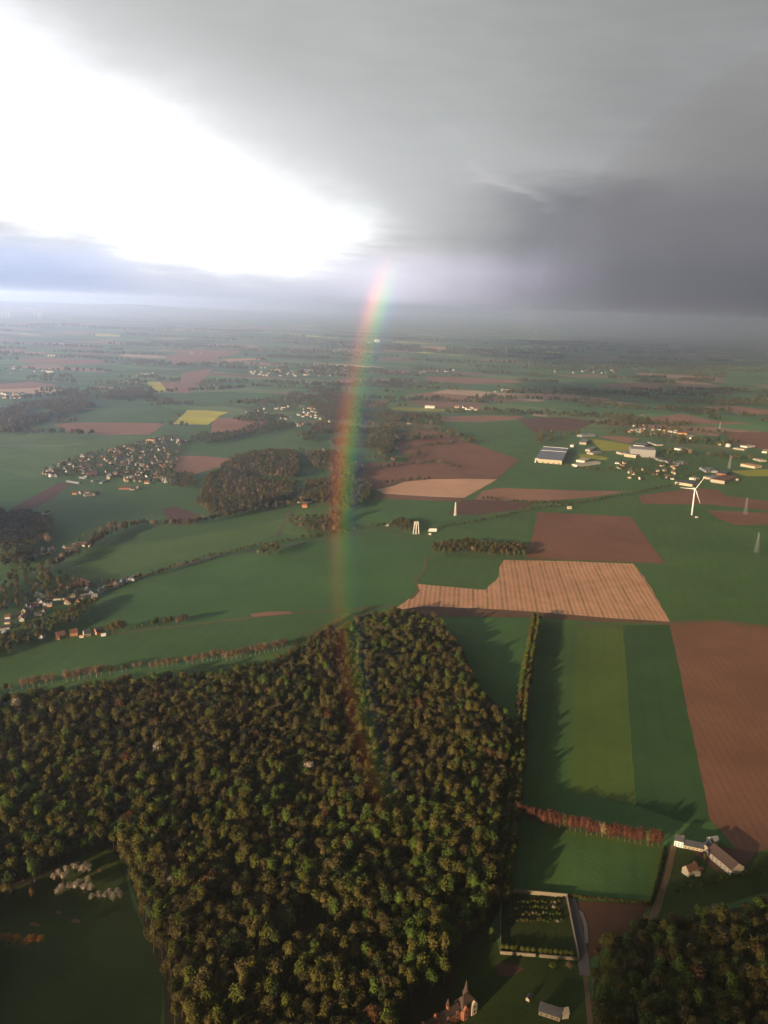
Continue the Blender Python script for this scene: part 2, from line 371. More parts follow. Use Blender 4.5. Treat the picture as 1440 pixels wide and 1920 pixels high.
sheet('field', [(-150, 1690), (50, 1640), (150, 1590), (180, 1582), (225, 1600), (250, 1700), (280, 1760), (305, 1830), (300, 1930), (280, 2100), (-300, 2100)], OLIVE, 1, 'dark valley meadow with blossom trees')
sheet('field', [(150, 1605), (180, 1588), (215, 1600), (232, 1650), (200, 1690), (150, 1690), (120, 1640)], fieldmat('sun_tinted_meadow', (.060, .085, .014)), 2, 'grass glade among the blossom trees, painted sunlit', amp=2)  # lighter grass colour stands in for sun falling on the glade
for (cx, cy, w) in ((110, 1711, 5), (142, 1727, 9), (65, 1734, 10), (187, 1633, 5)):
    sheet('field', [(cx - w, cy - 2), (cx, cy - 4), (cx + w, cy), (cx + w - 2, cy + 4), (cx - w + 2, cy + 3)], BROWN, 3, 'small rusty bare patch in the valley meadow', amp=1)
FLOOR = fieldmat('forest_floor', (.060, .045, .020), (.080, .060, .026))
sheet('forest_floor', [(-200, 1340), (0, 1325), (250, 1290), (490, 1262), (545, 1235), (610, 1195), (700, 1150), (800, 1158), (860, 1200), (900, 1290), (962, 1350), (958, 1470), (940, 1700), (915, 1745), (860, 1785), (850, 1860), (790, 1960), (780, 2100), (320, 2100), (305, 1830), (262, 1715), (225, 1600), (180, 1592), (60, 1655), (-200, 1720)], FLOOR, 2, 'dark leaf littered floor of the large mixed wood')
sheet('forest_floor', [(1205, 1748), (1260, 1725), (1440, 1690), (1600, 1665), (1700, 1800), (1560, 2100), (1115, 2100), (1112, 1850), (1125, 1795)], FLOOR, 2, 'dark leaf littered floor of the wood below the farm')
# grass verge between bare row and wood
sheet('field', [(-200, 1325), (0, 1300), (130, 1278), (300, 1258), (450, 1238), (545, 1220), (640, 1175), (700, 1150), (740, 1148), (640, 1200), (500, 1262), (250, 1290), (0, 1330), (-200, 1360)], GREEN_M, 1, 'bright grass verge between the bare tree row and the wood')
# mid distance
sheet('field', [(-100, 1210), (110, 1195), (200, 1188), (420, 1165), (560, 1152), (700, 1140), (640, 1160), (545, 1205), (300, 1245), (100, 1265), (-100, 1290)], GREEN, 1, 'green field above the bare tree row')
sheet('path', None, DIRT, 3, 'thin earth track across the green field', world=ribbon([(110, 1196), (200, 1190), (420, 1164), (560, 1149), (700, 1139), (740, 1137)], 5))
sheet('field', [(470, 1152), (500, 1147), (545, 1147), (548, 1151), (500, 1155), (472, 1157)], BROWN_F, 4, 'short rusty earth heap beside the track', amp=2)
sheet('field', [(330, 1010), (480, 985), (560, 965), (590, 960), (540, 990), (480, 1020), (330, 1050), (200, 1080), (110, 1100), (180, 1030)], GREEN_M, 1, 'bright rolling meadow above the valley road')
sheet('field', [(160, 1160), (280, 1090), (480, 1035), (620, 1012), (735, 992), (790, 1010), (805, 1040), (785, 1090), (770, 1120), (700, 1138), (560, 1147), (300, 1172)], GREEN_B, 1, 'broad blue green field under the rainbow')
sheet('field', [(806, 1048), (930, 1045), (924, 1085), (905, 1104), (850, 1100), (786, 1093), (792, 1070)], GREEN, 2, 'green field enclosed by the stubble field and the copse')
sheet('path', None, DIRT, 3, 'winding earth track to the stubble field', world=ribbon([(800, 1042), (795, 1070), (778, 1088), (785, 1108), (770, 1124)], 5))
sheet('field', [(705, 918), (735, 912), (760, 903), (800, 899), (870, 898), (932, 899), (870, 934), (800, 931), (720, 926)], TAN, 3, 'bright tan sunlit field')
sheet('field', [(715, 926), (800, 932), (868, 935), (862, 941), (780, 938), (700, 934)], BROWN, 3, 'brown strip below the bright tan field')
sheet('field', [(640, 890), (690, 868), (770, 866), (740, 838), (760, 812), (800, 803), (860, 820), (905, 838), (975, 862), (930, 899), (800, 899), (750, 905), (700, 918), (640, 915)], BROWN, 2, 'large reddish ploughed field on the far slope')
sheet('field', [(812, 792), (900, 786), (985, 782), (1010, 805), (1000, 830), (975, 862), (905, 836), (860, 818)], GREEN_B, 2, 'dark green field beside the reddish ploughed one')
sheet('field', [(970, 785), (1050, 782), (1120, 790), (1080, 808), (1000, 810)], BROWN_D, 3, 'dark brown field at the cloud shadow')
sheet('field', [(985, 855), (1005, 868), (1100, 885), (1200, 900), (1200, 915), (1080, 920), (940, 915), (965, 875)], GREEN_B, 1, 'green field in front of the big warehouse')
sheet('field', [(905, 920), (940, 915), (1080, 920), (1180, 921), (1110, 933), (1010, 940), (890, 937)], BROWN_F, 2, 'long brown strip below the warehouse field')
sheet('field', [(865, 937), (905, 937), (1000, 944), (980, 955), (900, 965), (840, 965)], BROWN_D, 2, 'brown patch by the lattice mast')
sheet('field', [(1195, 930), (1300, 915), (1345, 918), (1362, 930), (1440, 940), (1560, 950), (1560, 965), (1440, 957), (1330, 946), (1205, 945)], BROWN, 2, 'brown field behind the tall wind turbine')
sheet('field', [(1326, 957), (1440, 962), (1560, 975), (1560, 992), (1440, 984), (1380, 985), (1345, 972)], BROWN, 2, 'brown field beside the wind turbine and pylon')
sheet('field', [(700, 932), (850, 940), (855, 962), (780, 985), (640, 990), (620, 965)], GREEN_B, 1, 'green field below the tan field')
sheet('field', [(1010, 960), (1190, 955), (1195, 945), (1330, 948), (1345, 975), (1560, 1000), (1600, 1180), (1258, 1166), (1250, 1058), (1186, 968)], GREEN, 1, 'wide green field under the wind turbine')
sheet('field', [(820, 980), (900, 962), (1003, 960), (990, 1025), (940, 1010), (850, 1010)], GREEN, 1, 'green field behind the white tower')
sheet('path', None, fieldmat('faint_track', (.11, .17, .07), bump=False), 3, 'pale field track below the wind turbine', world=ribbon([(1243, 976), (1258, 990), (1268, 1004)], 2.2))
sheet('path', None, DIRT, 3, 'earth pad at the foot of the wind turbine', world=ribbon([(1292, 968), (1300, 971), (1312, 972)], 16))
for q, (px, mt, lb) in enumerate([
    ([(275, 716), (300, 716), (316, 735), (284, 734)], RAPE, 'small bright yellow rapeseed field'),
    ([(353, 769), (390, 770), (428, 773), (412, 780), (390, 797), (325, 795)], RAPE, 'largest bright yellow rapeseed field'),
    ([(1105, 822), (1150, 828), (1185, 835), (1178, 846), (1128, 845)], RAPE_D, 'yellow field between the industrial buildings'),
    ([(1085, 852), (1110, 852), (1142, 859), (1135, 863), (1088, 858)], RAPE_D, 'yellow strip behind the warehouse'),
    ([(730, 763), (815, 766), (860, 770), (810, 772), (735, 769)], RAPE_D, 'thin yellow strip in the middle distance'),
    ([(165, 627), (200, 626), (227, 629), (225, 631.5), (185, 631)], RAPE, 'far yellow field on the plain'),
    ([(302, 618), (345, 619), (347, 620.5), (305, 620)], RAPE, 'farthest yellow sliver on the plain'),
    ([(1010, 659), (1040, 660), (1060, 663), (1025, 663)], RAPE, 'yellow sliver under the dark cloud'),
    ([(1370, 883), (1440, 880), (1560, 885), (1560, 895), (1400, 893)], RAPE_D, 'olive yellow field beside the long barn'),
    ([(278, 633), (310, 634), (362, 636), (330, 637)], TAN, 'pale sliver on the far plain'),
    ([(785, 650), (820, 650), (840, 652), (832, 657), (790, 655)], TAN, 'pale tan field on the far plain'),
    ([(705, 672), (740, 671), (785, 673), (780, 677), (715, 677)], BROWN_F, 'far rusty field past the rainbow'),
    ([(720, 694), (770, 694), (768, 698), (725, 698)], BROWN_F, 'far thin rusty field past the rainbow'),
    ([(620, 712), (720, 710), (780, 713), (790, 716), (640, 717)], BROWN_F, 'rusty strip crossing under the rainbow'),
    ([(795, 706), (880, 708), (960, 712), (985, 718), (880, 720), (800, 714)], BROWN_F, 'long rusty strip past the rainbow'),
    ([(760, 739), (860, 740), (890, 748), (850, 754), (800, 744)], BROWN_F, 'rusty wedge in the middle distance'),
    ([(655, 752), (730, 752), (725, 762), (650, 766), (630, 760)], BROWN_F, 'rusty field beside the rainbow'),
    ([(740, 756), (830, 758), (880, 764), (820, 764)], BROWN_F, 'thin rusty field above the yellow strip'),
    ([(820, 782), (900, 779), (980, 780), (985, 786), (900, 792), (830, 790)], BROWN_F, 'long rusty field above the green one'),
    ([(100, 795), (165, 792), (250, 793), (312, 794), (280, 815), (200, 816), (130, 811)], BROWN_F, 'long reddish field above the hillside village'),
    ([(400, 785), (440, 783), (505, 790), (480, 810), (440, 808), (395, 812), (398, 795)], BROWN_F, 'reddish field beside the yellow rapeseed'),
    ([(300, 717), (340, 717), (352, 738), (318, 735)], BROWN_F, 'pale rusty field beside the small rapeseed field'),
    ([(340, 700), (400, 690), (380, 715), (350, 738), (338, 718)], BROWN_F, 'rusty field behind the small rapeseed field'),
    ([(330, 855), (380, 855), (432, 860), (410, 875), (360, 892), (322, 880)], BROWN_F, 'rusty field between village and wood'),
    ([(28, 675), (70, 671), (180, 675), (240, 680), (150, 684), (50, 681)], BROWN_F, 'rusty field at the far left settlement'),
    ([(0, 720), (60, 716), (110, 722), (60, 728), (0, 730)], BROWN_F, 'rusty field beyond the far left woods'),
    ([(310, 668), (370, 655), (460, 658), (400, 676), (320, 684)], BROWN_F, 'broad faint rusty field on the far plain'),
    ([(415, 673), (480, 672), (495, 675), (430, 677)], TAN, 'pale thin field on the far plain'),
    ([(20, 955), (60, 925), (100, 905), (135, 908), (100, 935), (55, 958)], BROWN_D, 'dark brown diagonal field left of the village'),
    ([(300, 955), (330, 950), (372, 965), (365, 982), (330, 985)], BROWN_D, 'dark reddish plot by the hedge'),
    ([(1130, 720), (1200, 722), (1255, 728), (1200, 732), (1120, 726)], BROWN_F, 'faint rusty strip under the dark cloud'),
    ([(1305, 763), (1380, 762), (1450, 770), (1560, 775), (1400, 778)], BROWN_F, 'faint rusty field at the far right'),
    ([(1210, 785), (1280, 776), (1330, 788), (1420, 795), (1300, 796), (1220, 792)], BROWN_F, 'rusty field above the industrial estate'),
    ([(1357, 812), (1440, 810), (1560, 812), (1560, 850), (1440, 845), (1375, 832)], BROWN, 'brown field behind the farm sheds'),
    ([(1120, 818), (1160, 817), (1200, 822), (1180, 832), (1150, 826)], BROWN_F, 'pale brown patch above the yellow field'),
    ([(0, 805), (60, 800), (130, 812), (240, 818), (300, 815), (230, 850), (140, 880), (60, 900), (0, 880)], GREEN_M, 'bright green field left of the village'),
    ([(0, 880), (60, 900), (110, 905), (30, 950), (0, 955)], GREEN_B, 'dark green field left of the village'),
    ([(140, 768), (250, 765), (350, 769), (322, 793), (170, 790)], GREEN_B, 'teal green field left of the rapeseed'),
    ([(300, 738), (420, 735), (560, 740), (480, 755), (380, 763), (290, 752)], GREEN_B, 'green field between the two rapeseed fields'),
    ([(130, 705), (220, 706), (225, 720), (150, 722)], GREEN_M, 'small bright green field among far woods'),
    ([(560, 950), (620, 940), (640, 1000), (560, 1010), (530, 1000)], GREEN_M, 'grass triangle by the lane'),
    ([(550, 745), (640, 735), (700, 740), (640, 750)], GREEN_M, 'green wedge beside the rainbow'),
]):
    sheet('field', px, mt, 2, lb, amp=3)
road = sheet('road', None, ROAD, 4, 'grey country road running up the valley', world=ribbon([(-60, 1185), (30, 1152), (110, 1120), (180, 1095), (270, 1078), (400, 1045), (480, 1032), (640, 1008), (735, 988)], 8))
sheet('road', None, ROAD, 4, 'grey village street behind the roadside houses', world=ribbon([(-40, 1172), (60, 1150), (130, 1128), (190, 1098)], 6))
sheet('path', None, DIRT, 4, 'straight farm lane crossing the meadow', world=ribbon([(516, 1008), (530, 985), (545, 955)], 5))
sheet('path', None, fieldmat('pale_track', (.30, .28, .22), bump=False), 4, 'pale track across the bright green field', world=ribbon([(-20, 838), (30, 834), (110, 836), (160, 832)], 6))
sheet('path', None, DIRT, 4, 'pale track from the copse to the tower', world=ribbon([(715, 992), (740, 1000), (762, 1011), (820, 1003)], 4))

# ------------------------------------------------------------------ trees
def leafmat(name, a, b, trans=.25):
    m, n = newmat(name)
    oi = n.new('ShaderNodeObjectInfo')
    c = n.mix(oi.outputs['Random'], a, b)
    f = n.noise(pos(n), .45, 3, .6)
    c = n.mix(n.lin(f, .35, .7, 0, .5), c, tuple(x * .55 for x in a))
    finish(n, c, .9, spec=.05, trans=trans)
    return m
LM = {
    'brown':  leafmat('budding_brown_twigs', (.084, .068, .025), (.130, .104, .036)),
    'olive':  leafmat('olive_leaves', (.080, .070, .018), (.115, .100, .024)),
    'green':  leafmat('fresh_leaves', (.066, .098, .018), (.092, .128, .024)),
    'yellow': leafmat('yellow_green_leaves', (.096, .106, .021), (.128, .136, .027)),
    'dark':   leafmat('dark_leaves', (.036, .048, .017), (.052, .064, .021)),
    'russet': leafmat('russet_leaves', (.100, .052, .024), (.135, .068, .030)),
    'copper': leafmat('copper_leaves', (.085, .034, .024), (.120, .050, .032)),
    'orange': leafmat('orange_leaves', (.36, .15, .035), (.46, .20, .05)),
    'tan':    leafmat('bare_tan_twigs', (.200, .135, .070), (.26, .175, .095)),
    'white':  leafmat('pale_blossom', (.33, .27, .20), (.41, .34, .26)),
}
BARK = plain('bark', (.10, .075, .05), .3, 2.0)
BARKL = plain('pale_bark', (.22, .17, .12), .3, 2.0)

def crown_geo(seed, w, h, z0, nq, q, thin=1.0, lobes=11, core=.30):
    r = np.random.default_rng(seed)
    cz = z0 + h / 2
    C = []
    for i in range(lobes):
        a = r.uniform(0, 2 * math.pi); t = r.uniform(-1, 1) if i else 1.0; rad = math.sqrt(max(0, 1 - t * t * .9)) * w * .30 * r.uniform(.6, 1.15)
        C.append((rad * math.cos(a), rad * math.sin(a), cz + t * h * .30, r.uniform(.17, .27) * w))
    C = np.array(C)
    k = r.integers(0, lobes, nq)
    d = r.normal(size=(nq, 3)); d[:, 2] += .35; d /= np.linalg.norm(d, axis=1)[:, None]
    p = C[k, :3] + d * C[k, 3][:, None] * r.uniform(.7, 1.12, nq)[:, None] * np.array([1, 1, h / w * .85])
    nrm = d + r.normal(scale=.45, size=(nq, 3)); nrm /= np.linalg.norm(nrm, axis=1)[:, None]
    ref = r.normal(size=(nq, 3)); u = np.cross(nrm, ref); u /= np.linalg.norm(u, axis=1)[:, None]; v = np.cross(nrm, u)
    s = q * r.uniform(.55, 1.25, nq)[:, None] * .5; s2 = s * thin * r.uniform(.6, 1, nq)[:, None]
    V = np.stack([p - u * s - v * s2, p + u * s - v * s2 * .6, p + u * s * .8 + v * s2, p - u * s * .7 + v * s2 * 1.1], 1).reshape(-1, 3)
    F = np.arange(nq * 4).reshape(-1, 4)
    V = list(map(tuple, V)); F = [tuple(map(int, f)) for f in F]
    if core > 0:                                # inner mass for the deep leaves, added to stop light leaking through
        b = len(V); nu, nvv = 8, 5
        for j in range(nvv + 1):
            th = math.pi * j / nvv
            for i in range(nu):
                ph = 2 * math.pi * i / nu; kk = core * r.uniform(.75, 1.1)
                V.append((w * kk * math.sin(th) * math.cos(ph), w * kk * math.sin(th) * math.sin(ph), cz + h * kk * 1.15 * math.cos(th)))
        for j in range(nvv):
            for i in range(nu): F.append((b + j * nu + i, b + j * nu + (i + 1) % nu, b + (j + 1) * nu + (i + 1) % nu, b + (j + 1) * nu + i))
    return V, F
def trunk_geo(mb, z_top, r0, seed, w, mi=0):
    r = random.Random(seed)
    mb.bar((0, 0, -.3), (0, 0, z_top * .55), r0, r0 * .7, 6, mi); mb.bar((0, 0, z_top * .55), (r.uniform(-.5, .5), r.uniform(-.5, .5), z_top), r0 * .7, r0 * .25, 5, mi)
    for i in range(5):
        a = i * 1.26 + r.uniform(-.3, .3); L = w * r.uniform(.25, .38); z = z_top * r.uniform(.38, .6)
        mb.bar((0, 0, z), (L * math.cos(a), L * math.sin(a), z + L * r.uniform(.8, 1.3)), r0 * .4, r0 * .12, 4, mi)
# kind -> (width, crown height, crown base, quads, quad size, thinness)
SHAPES = {'broad': (11.5, 12.5, 6.5, 620, 1.15, .8), 'tall': (8.6, 16, 7, 600, 1.05, .8), 'thin': (11, 12, 7, 760, 1.0, .42),
          'poplar': (10.5, 18.0, 2.0, 800, 1.0, .6), 'avenue': (11.5, 15.5, 1.6, 760, 1.15, .8), 'verge': (13, 13, 3.4, 820, 1.0, .42), 'bush': (6.0, 5.2, .6, 320, .8, .8), 'low': (11.5, 12.0, 4.5, 150, 2.6, .8)}
_cache = {}
def crown_mesh(shape, lk, seed):
    k = (shape, lk, seed)
    if k not in _cache:
        w, h, z0, nq, q, th = SHAPES[shape]
        V, F = crown_geo(hash((shape, seed)) % 9999 if False else (sum(map(ord, shape)) * 31 + seed), w, h, z0, nq, q, th, core=.30 if th > .5 else .22)
        me = bpy.data.meshes.new('crown'); me.from_pydata([tuple(map(float, v)) for v in V], [], F); me.materials.append(LM[lk]); _cache[k] = me
    return _cache[k]
def trunk_mesh(shape, seed, bark):
    k = ('t', shape, seed, bark.name)
    if k not in _cache:
        w, h, z0, nq, q, th = SHAPES[shape]; mb = MB(); trunk_geo(mb, z0 + h * .6, .38 if w > 7 else .12, seed, w)
        me = bpy.data.meshes.new('trunk'); me.from_pydata(mb.v, [], mb.f); me.materials.append(bark); _cache[k] = me
    return _cache[k]
ONES = ['', 'first', 'second', 'third', 'fourth', 'fifth', 'sixth', 'seventh', 'eighth', 'ninth', 'tenth', 'eleventh', 'twelfth', 'thirteenth', 'fourteenth', 'fifteenth', 'sixteenth', 'seventeenth', 'eighteenth', 'nineteenth']
TENS = {20: 'twent', 30: 'thirt', 40: 'fort', 50: 'fift', 60: 'sixt', 70: 'sevent', 80: 'eight', 90: 'ninet'}
def nth(k):
    if k < 20: return ONES[k]
    return TENS[k // 10 * 10] + ('ieth' if k % 10 == 0 else 'y-' + ONES[k % 10])
def tree(name, x, y, shape, lk, label, cat='tree', group=None, s=1.0, bark=None, sz=None):
    root = empty(name, (x, y, 0), random.uniform(0, 6.28)); root.scale = (s, s, s if sz is None else sz)
    seed = random.randint(0, 3)
    for nm, me in (('crown', crown_mesh(shape, lk, seed)), ('trunk', trunk_mesh(shape, seed, bark or BARK))):
        c = bpy.data.objects.new(nm, me); COL.objects.link(c); c.parent = root
    return tag(root, label, cat, group)

# sources for the masses (kept in a collection of their own; only the masses use them)
SRC = bpy.data.collections.new('tree_kinds'); SRC_IDX = {}
def add_source(shape, lk, seed):
    V, F = crown_geo(sum(map(ord, shape)) * 31 + seed, *[SHAPES[shape][i] for i in (0, 1, 2, 3, 4, 5)], core=.30 if SHAPES[shape][5] > .5 else .22)
    mb = MB(); nf = len(F)
    if shape != 'low': trunk_geo(mb, SHAPES[shape][2] + SHAPES[shape][1] * .6, .38, seed, SHAPES[shape][0])
    b = len(V); V = list(V) + mb.v; F = list(F) + [tuple(i + b for i in f) for f in mb.f]
    me = bpy.data.meshes.new('tree'); me.from_pydata([tuple(map(float, v)) for v in V], [], F); me.materials.append(LM[lk]); me.materials.append(BARK)
    me.polygons.foreach_set('material_index', [0] * nf + [1] * (len(F) - nf))
    i = len(SRC_IDX); o = bpy.data.objects.new('source_tree_%03d' % i, me); SRC.objects.link(o); SRC_IDX[(shape, lk, seed)] = i
for shp, kinds in (('broad', ('brown', 'olive', 'green', 'yellow', 'dark', 'russet', 'white', 'tan')), ('tall', ('olive', 'green', 'brown')), ('thin', ('brown', 'tan')), ('poplar', ('tan',)), ('low', ('brown', 'olive', 'green', 'dark', 'tan'))):
    for lk in kinds:
        for sd in ((0, 1) if lk != 'white' else (0,)): add_source(shp, lk, sd)

def scatter(name, pts, label, cat):
    """ONE object for a mass of trees nobody would count. pts: (x, y, shape, leaf kind, scale)"""
    me = bpy.data.meshes.new(name); me.from_pydata([(p[0], p[1], 0.0) for p in pts], [], [])
    ai = me.attributes.new('which', 'INT', 'POINT'); ai.data.foreach_set('value', [SRC_IDX[(p[2], p[3], random.randint(0, 1) if (p[2], p[3], 1) in SRC_IDX else 0)] for p in pts])
    ar = me.attributes.new('turn', 'FLOAT', 'POINT'); ar.data.foreach_set('value', rng.uniform(0, 6.28, len(pts)).tolist())
    asx = me.attributes.new('size', 'FLOAT', 'POINT'); asx.data.foreach_set('value', [p[4] for p in pts])
    o = bpy.data.objects.new(name, me); COL.objects.link(o)
    ng = bpy.data.node_groups.get('scatter_trees')
    if ng is None:
        ng = bpy.data.node_groups.new('scatter_trees', 'GeometryNodeTree')
        ng.interface.new_socket('Geometry', in_out='INPUT', socket_type='NodeSocketGeometry'); ng.interface.new_socket('Geometry', in_out='OUTPUT', socket_type='NodeSocketGeometry')
        N, L = ng.nodes, ng.links
        gi = N.new('NodeGroupInput'); go = N.new('NodeGroupOutput'); ip = N.new('GeometryNodeInstanceOnPoints'); ci = N.new('GeometryNodeCollectionInfo')
        ci.inputs['Collection'].default_value = SRC; ci.inputs['Separate Children'].default_value = True; ci.inputs['Reset Children'].default_value = True
        def attr(nm, ty):
            a = N.new('GeometryNodeInputNamedAttribute'); a.data_type = ty; a.inputs[0].default_value = nm
            return [s for s in a.outputs if s.enabled][0]
        cx = N.new('ShaderNodeCombineXYZ'); L.new(attr('turn', 'FLOAT'), cx.inputs[2])
        er = N.new('FunctionNodeEulerToRotation'); L.new(cx.outputs[0], er.inputs[0])
        L.new(gi.outputs[0], ip.inputs['Points']); L.new(ci.outputs[0], ip.inputs['Instance']); ip.inputs['Pick Instance'].default_value = True
        L.new(attr('which', 'INT'), ip.inputs['Instance Index']); L.new(er.outputs[0], ip.inputs['Rotation']); L.new(attr('size', 'FLOAT'), ip.inputs['Scale'])
        L.new(ip.outputs[0], go.inputs[0])
    md = o.modifiers.new('trees', 'NODES'); md.node_group = ng
    return tag(o, label, cat, None, 'stuff')

from mathutils import noise as mnoise
def fbm(x, y, s, o=0): return mnoise.noise(Vector((x * s + o, y * s - o, o * .37)))
def topx(x, y, z=12):
    v = np.array([x, y, z - H]); w = v @ _f
    return 720 + FPX * (v @ _r) / w, 960 - FPX * (v @ _u) / w
def forest_pts(poly, spacing, region):
    xs = [p[0] for p in poly]; ys = [p[1] for p in poly]; out = []
    y = min(ys)
    row = 0
    while y < max(ys):
        x = min(xs) + (row % 2) * spacing / 2
        while x < max(xs):
            X = x + random.uniform(-.38, .38) * spacing; Y = y + random.uniform(-.38, .38) * spacing
            if inside(poly, X, Y): out.append((X, Y))
            x += spacing
        y += spacing * .87; row += 1
    return out
def pick(weights):
    t = random.random() * sum(w for _, w in weights)
    for k, w in weights:
        t -= w
        if t <= 0: return k
    return weights[0][0]
big_wood = worldpoly([(-160, 1350), (0, 1335), (130, 1312), (250, 1297), (400, 1283), (490, 1268), (545, 1238), (610, 1198), (690, 1166), (760, 1160), (815, 1170), (850, 1215), (880, 1275), (895, 1325), (950, 1365), (958, 1385), (948, 1470), (938, 1560), (928, 1650), (915, 1735), (860, 1780), (832, 1845), (780, 1885), (735, 1930), (720, 2050), (420, 2100), (330, 2000), (320, 1860), (285, 1780), (262, 1715), (243, 1640), (222, 1600), (180, 1600), (120, 1620), (60, 1665), (-20, 1700), (-160, 1730)])
farm_wood = worldpoly([(1212, 1752), (1260, 1738), (1330, 1735), (1440, 1718), (1560, 1700), (1640, 1800), (1560, 2060), (1130, 2060), (1118, 1930), (1120, 1850), (1128, 1800), (1180, 1765)])
left_wood = worldpoly([(-160, 1760), (-60, 1730), (-30, 1800), (-60, 1900), (-130, 2100), (-300, 2100), (-260, 1800)])
LBL = {'brown': 'budding brown tree', 'olive': 'olive green tree', 'green': 'fresh bright green tree', 'yellow': 'yellow-green leafy tree', 'dark': 'dark green tree', 'russet': 'russet leafed tree', 'white': 'pale blossoming tree'}
allp = []
for poly, wid in ((big_wood, 0), (farm_wood, 1)):
    for (x, y) in forest_pts(poly, 8.9, wid):
        g = fbm(x, y, .006, 3); b = fbm(x, y, .02, 9)
        if fbm(x, y, .011, 21) < -.56 and wid == 0: continue
        nf = max(0, min(1, (1000 - math.hypot(x, y)) / 400))
        w = [('brown', max(.05, .42 - g * .5)), ('olive', .34), ('green', max(.02, .11 + g * .3 + b * .15 + .07 * nf)), ('yellow', max(.02, .09 + b * .2 + .07 * nf)), ('dark', .09), ('russet', .02 if wid == 0 else .05), ('white', .004)]
        lk = pick(w); shp = 'broad' if random.random() < .62 or lk in ('yellow', 'dark', 'russet', 'white') else ('tall' if lk in ('olive', 'green') else 'thin')
        if lk == 'brown' and shp == 'broad' and random.random() < .2: shp = 'thin'
        s = random.uniform(.92, 1.38) * (1 + .15 * b)
        if random.random() < .2: s *= .66
        if wid == 0 and math.hypot(x, y) > 1180: s *= .92
        allp.append((x, y, shp, lk, s, wid))
for (x, y) in forest_pts(left_wood, 9, 2): allp.append((x, y, 'broad', pick([('brown', 1), ('olive', 1), ('dark', .6)]), random.uniform(.8, 1.15), 2))
allp.sort(key=lambda p: p[0] ** 2 + p[1] ** 2)
nind = 0; rest0, rest1 = [], []
for p in allp:
    if nind < 285 and p[5] < 2 and inframe(p[0], p[1], 14, .985):
        nind += 1
        qx, qy = topx(p[0], p[1])
        if p[5] == 0: where = ('at the meadow edge of the wood' if qx < 400 else 'west of the wood centre' if qx < 520 else 'in the heart of the wood' if qx < 640 else 'in the wood towards the castle' if qx < 780 else 'at the castle lawn edge of the wood') + (', front rank' if qy > 1870 else ', second rank' if qy > 1815 else ', third rank' if qy > 1765 else ', rear rank')
        else: where = ('beside the lane below the farm' if qx < 1200 else 'in the middle of the farm wood' if qx < 1330 else 'on the east side of the farm wood') + (', front rank' if qy > 1860 else ', middle rank' if qy > 1790 else ', rear rank')
        size = '' if p[2] == 'thin' and p[5] == 0 and p[4] < .95 else 'small ' if p[4] < .85 else 'large ' if p[4] > 1.25 else ''
        tree('broadleaf_tree', p[0], p[1], p[2], p[3], size + '%s %s %s' % ({'tall': 'slender', 'thin': 'thin-twigged', 'broad': 'round'}[p[2]], LBL[p[3]], where), group='trees of the wood by the castle park' if p[5] == 0 else 'trees of the wood below the farm', s=p[4])
    else: (rest0 if p[5] == 0 else rest1).append(p[:5])
scatter('forest', rest0, 'large mixed wood of brown and green spring trees', 'forest')
scatter('forest', rest1, 'dark mixed wood below the white farm', 'forest')

def along(px, spacing, jit=1.0):
    c = [np.array(G(*p)) for p in px]; out = []; carry = 0.0
    for a, b in zip(c[:-1], c[1:]):
        L = np.linalg.norm(b - a); t = carry
        while t < L:
            q = a + (b - a) * t / L + rng.uniform(-jit, jit, 2); out.append((float(q[0]), float(q[1]))); t += spacing
        carry = t - L
    return out
# avenue of limes between the two crop fields, in two files
ave = along([(1001, 1166), (988, 1235), (974, 1320), (966, 1400), (956, 1500), (944, 1600), (932, 1700)], 8.5, 1.2)
for i, (x, y) in enumerate(ave):
    for side in (0, 1):
        lk = pick([('yellow', .5), ('green', .2), ('olive', .22), ('brown', .05), ('russet', .05)])
        tree('avenue_tree', x + side * 8, y + rng.uniform(-3, 3), 'avenue', lk, '%s, %s from the stubble field in the %s file of the avenue' % (LBL[lk], nth(i + 1), 'field-side' if side else 'wood-side'), group='avenue trees', s=random.uniform(.84, 1.05), sz=random.uniform(.9, 1.1))
for i, (x, y) in enumerate(along([(972, 1536), (1040, 1551), (1120, 1568), (1190, 1581), (1240, 1590)], 5.2, 1.2)):
    lk = 'copper' if (i % 7) not in (2, 3) else pick([('copper', .4), ('brown', .5), ('tan', .2)])
    tree('copper_tree', x, y, 'poplar', lk, ('dark copper red tree, %s from the avenue in the paddock row' if lk == 'copper' else 'duller brown tree, %s from the avenue in the red paddock row') % nth(i + 1), group='red tree row above the paddock', s=random.uniform(.95, 1.2), sz=random.uniform(.82, 1.05))
# bare row on the verge
segs = [([(-60, 1318), (10, 1300), (30, 1296)], .8), ([(40, 1292), (105, 1282)], .95), ([(126, 1280), (200, 1266)], 1.05), ([(206, 1264), (246, 1258)], .65), ([(252, 1257), (268, 1254)], .8), ([(283, 1256), (334, 1248)], .8), ([(350, 1247), (418, 1234)], .9), ([(425, 1240), (480, 1228), (545, 1213)], 1.0)]
for si, (sg, s) in enumerate(segs):
    for j, (x, y) in enumerate(along(sg, 7.5, 1.0)):
        lk = 'tan' if not (si in (3, 0) and j % 3 == 0) else 'olive'
        if si == 3 and j == 2: lk = 'green'
        tree('verge_tree', x, y, 'verge' if lk == 'tan' else 'broad', lk, {'tan': 'bare tan-twigged tree, ', 'olive': 'olive tree, ', 'green': 'bright green tree, '}[lk] + '%s from the west in the %s clump of the verge row' % (nth(j + 1), nth(si + 1)), group='verge tree row above the wood', s=s * random.uniform(.92, 1.1), bark=BARKL)
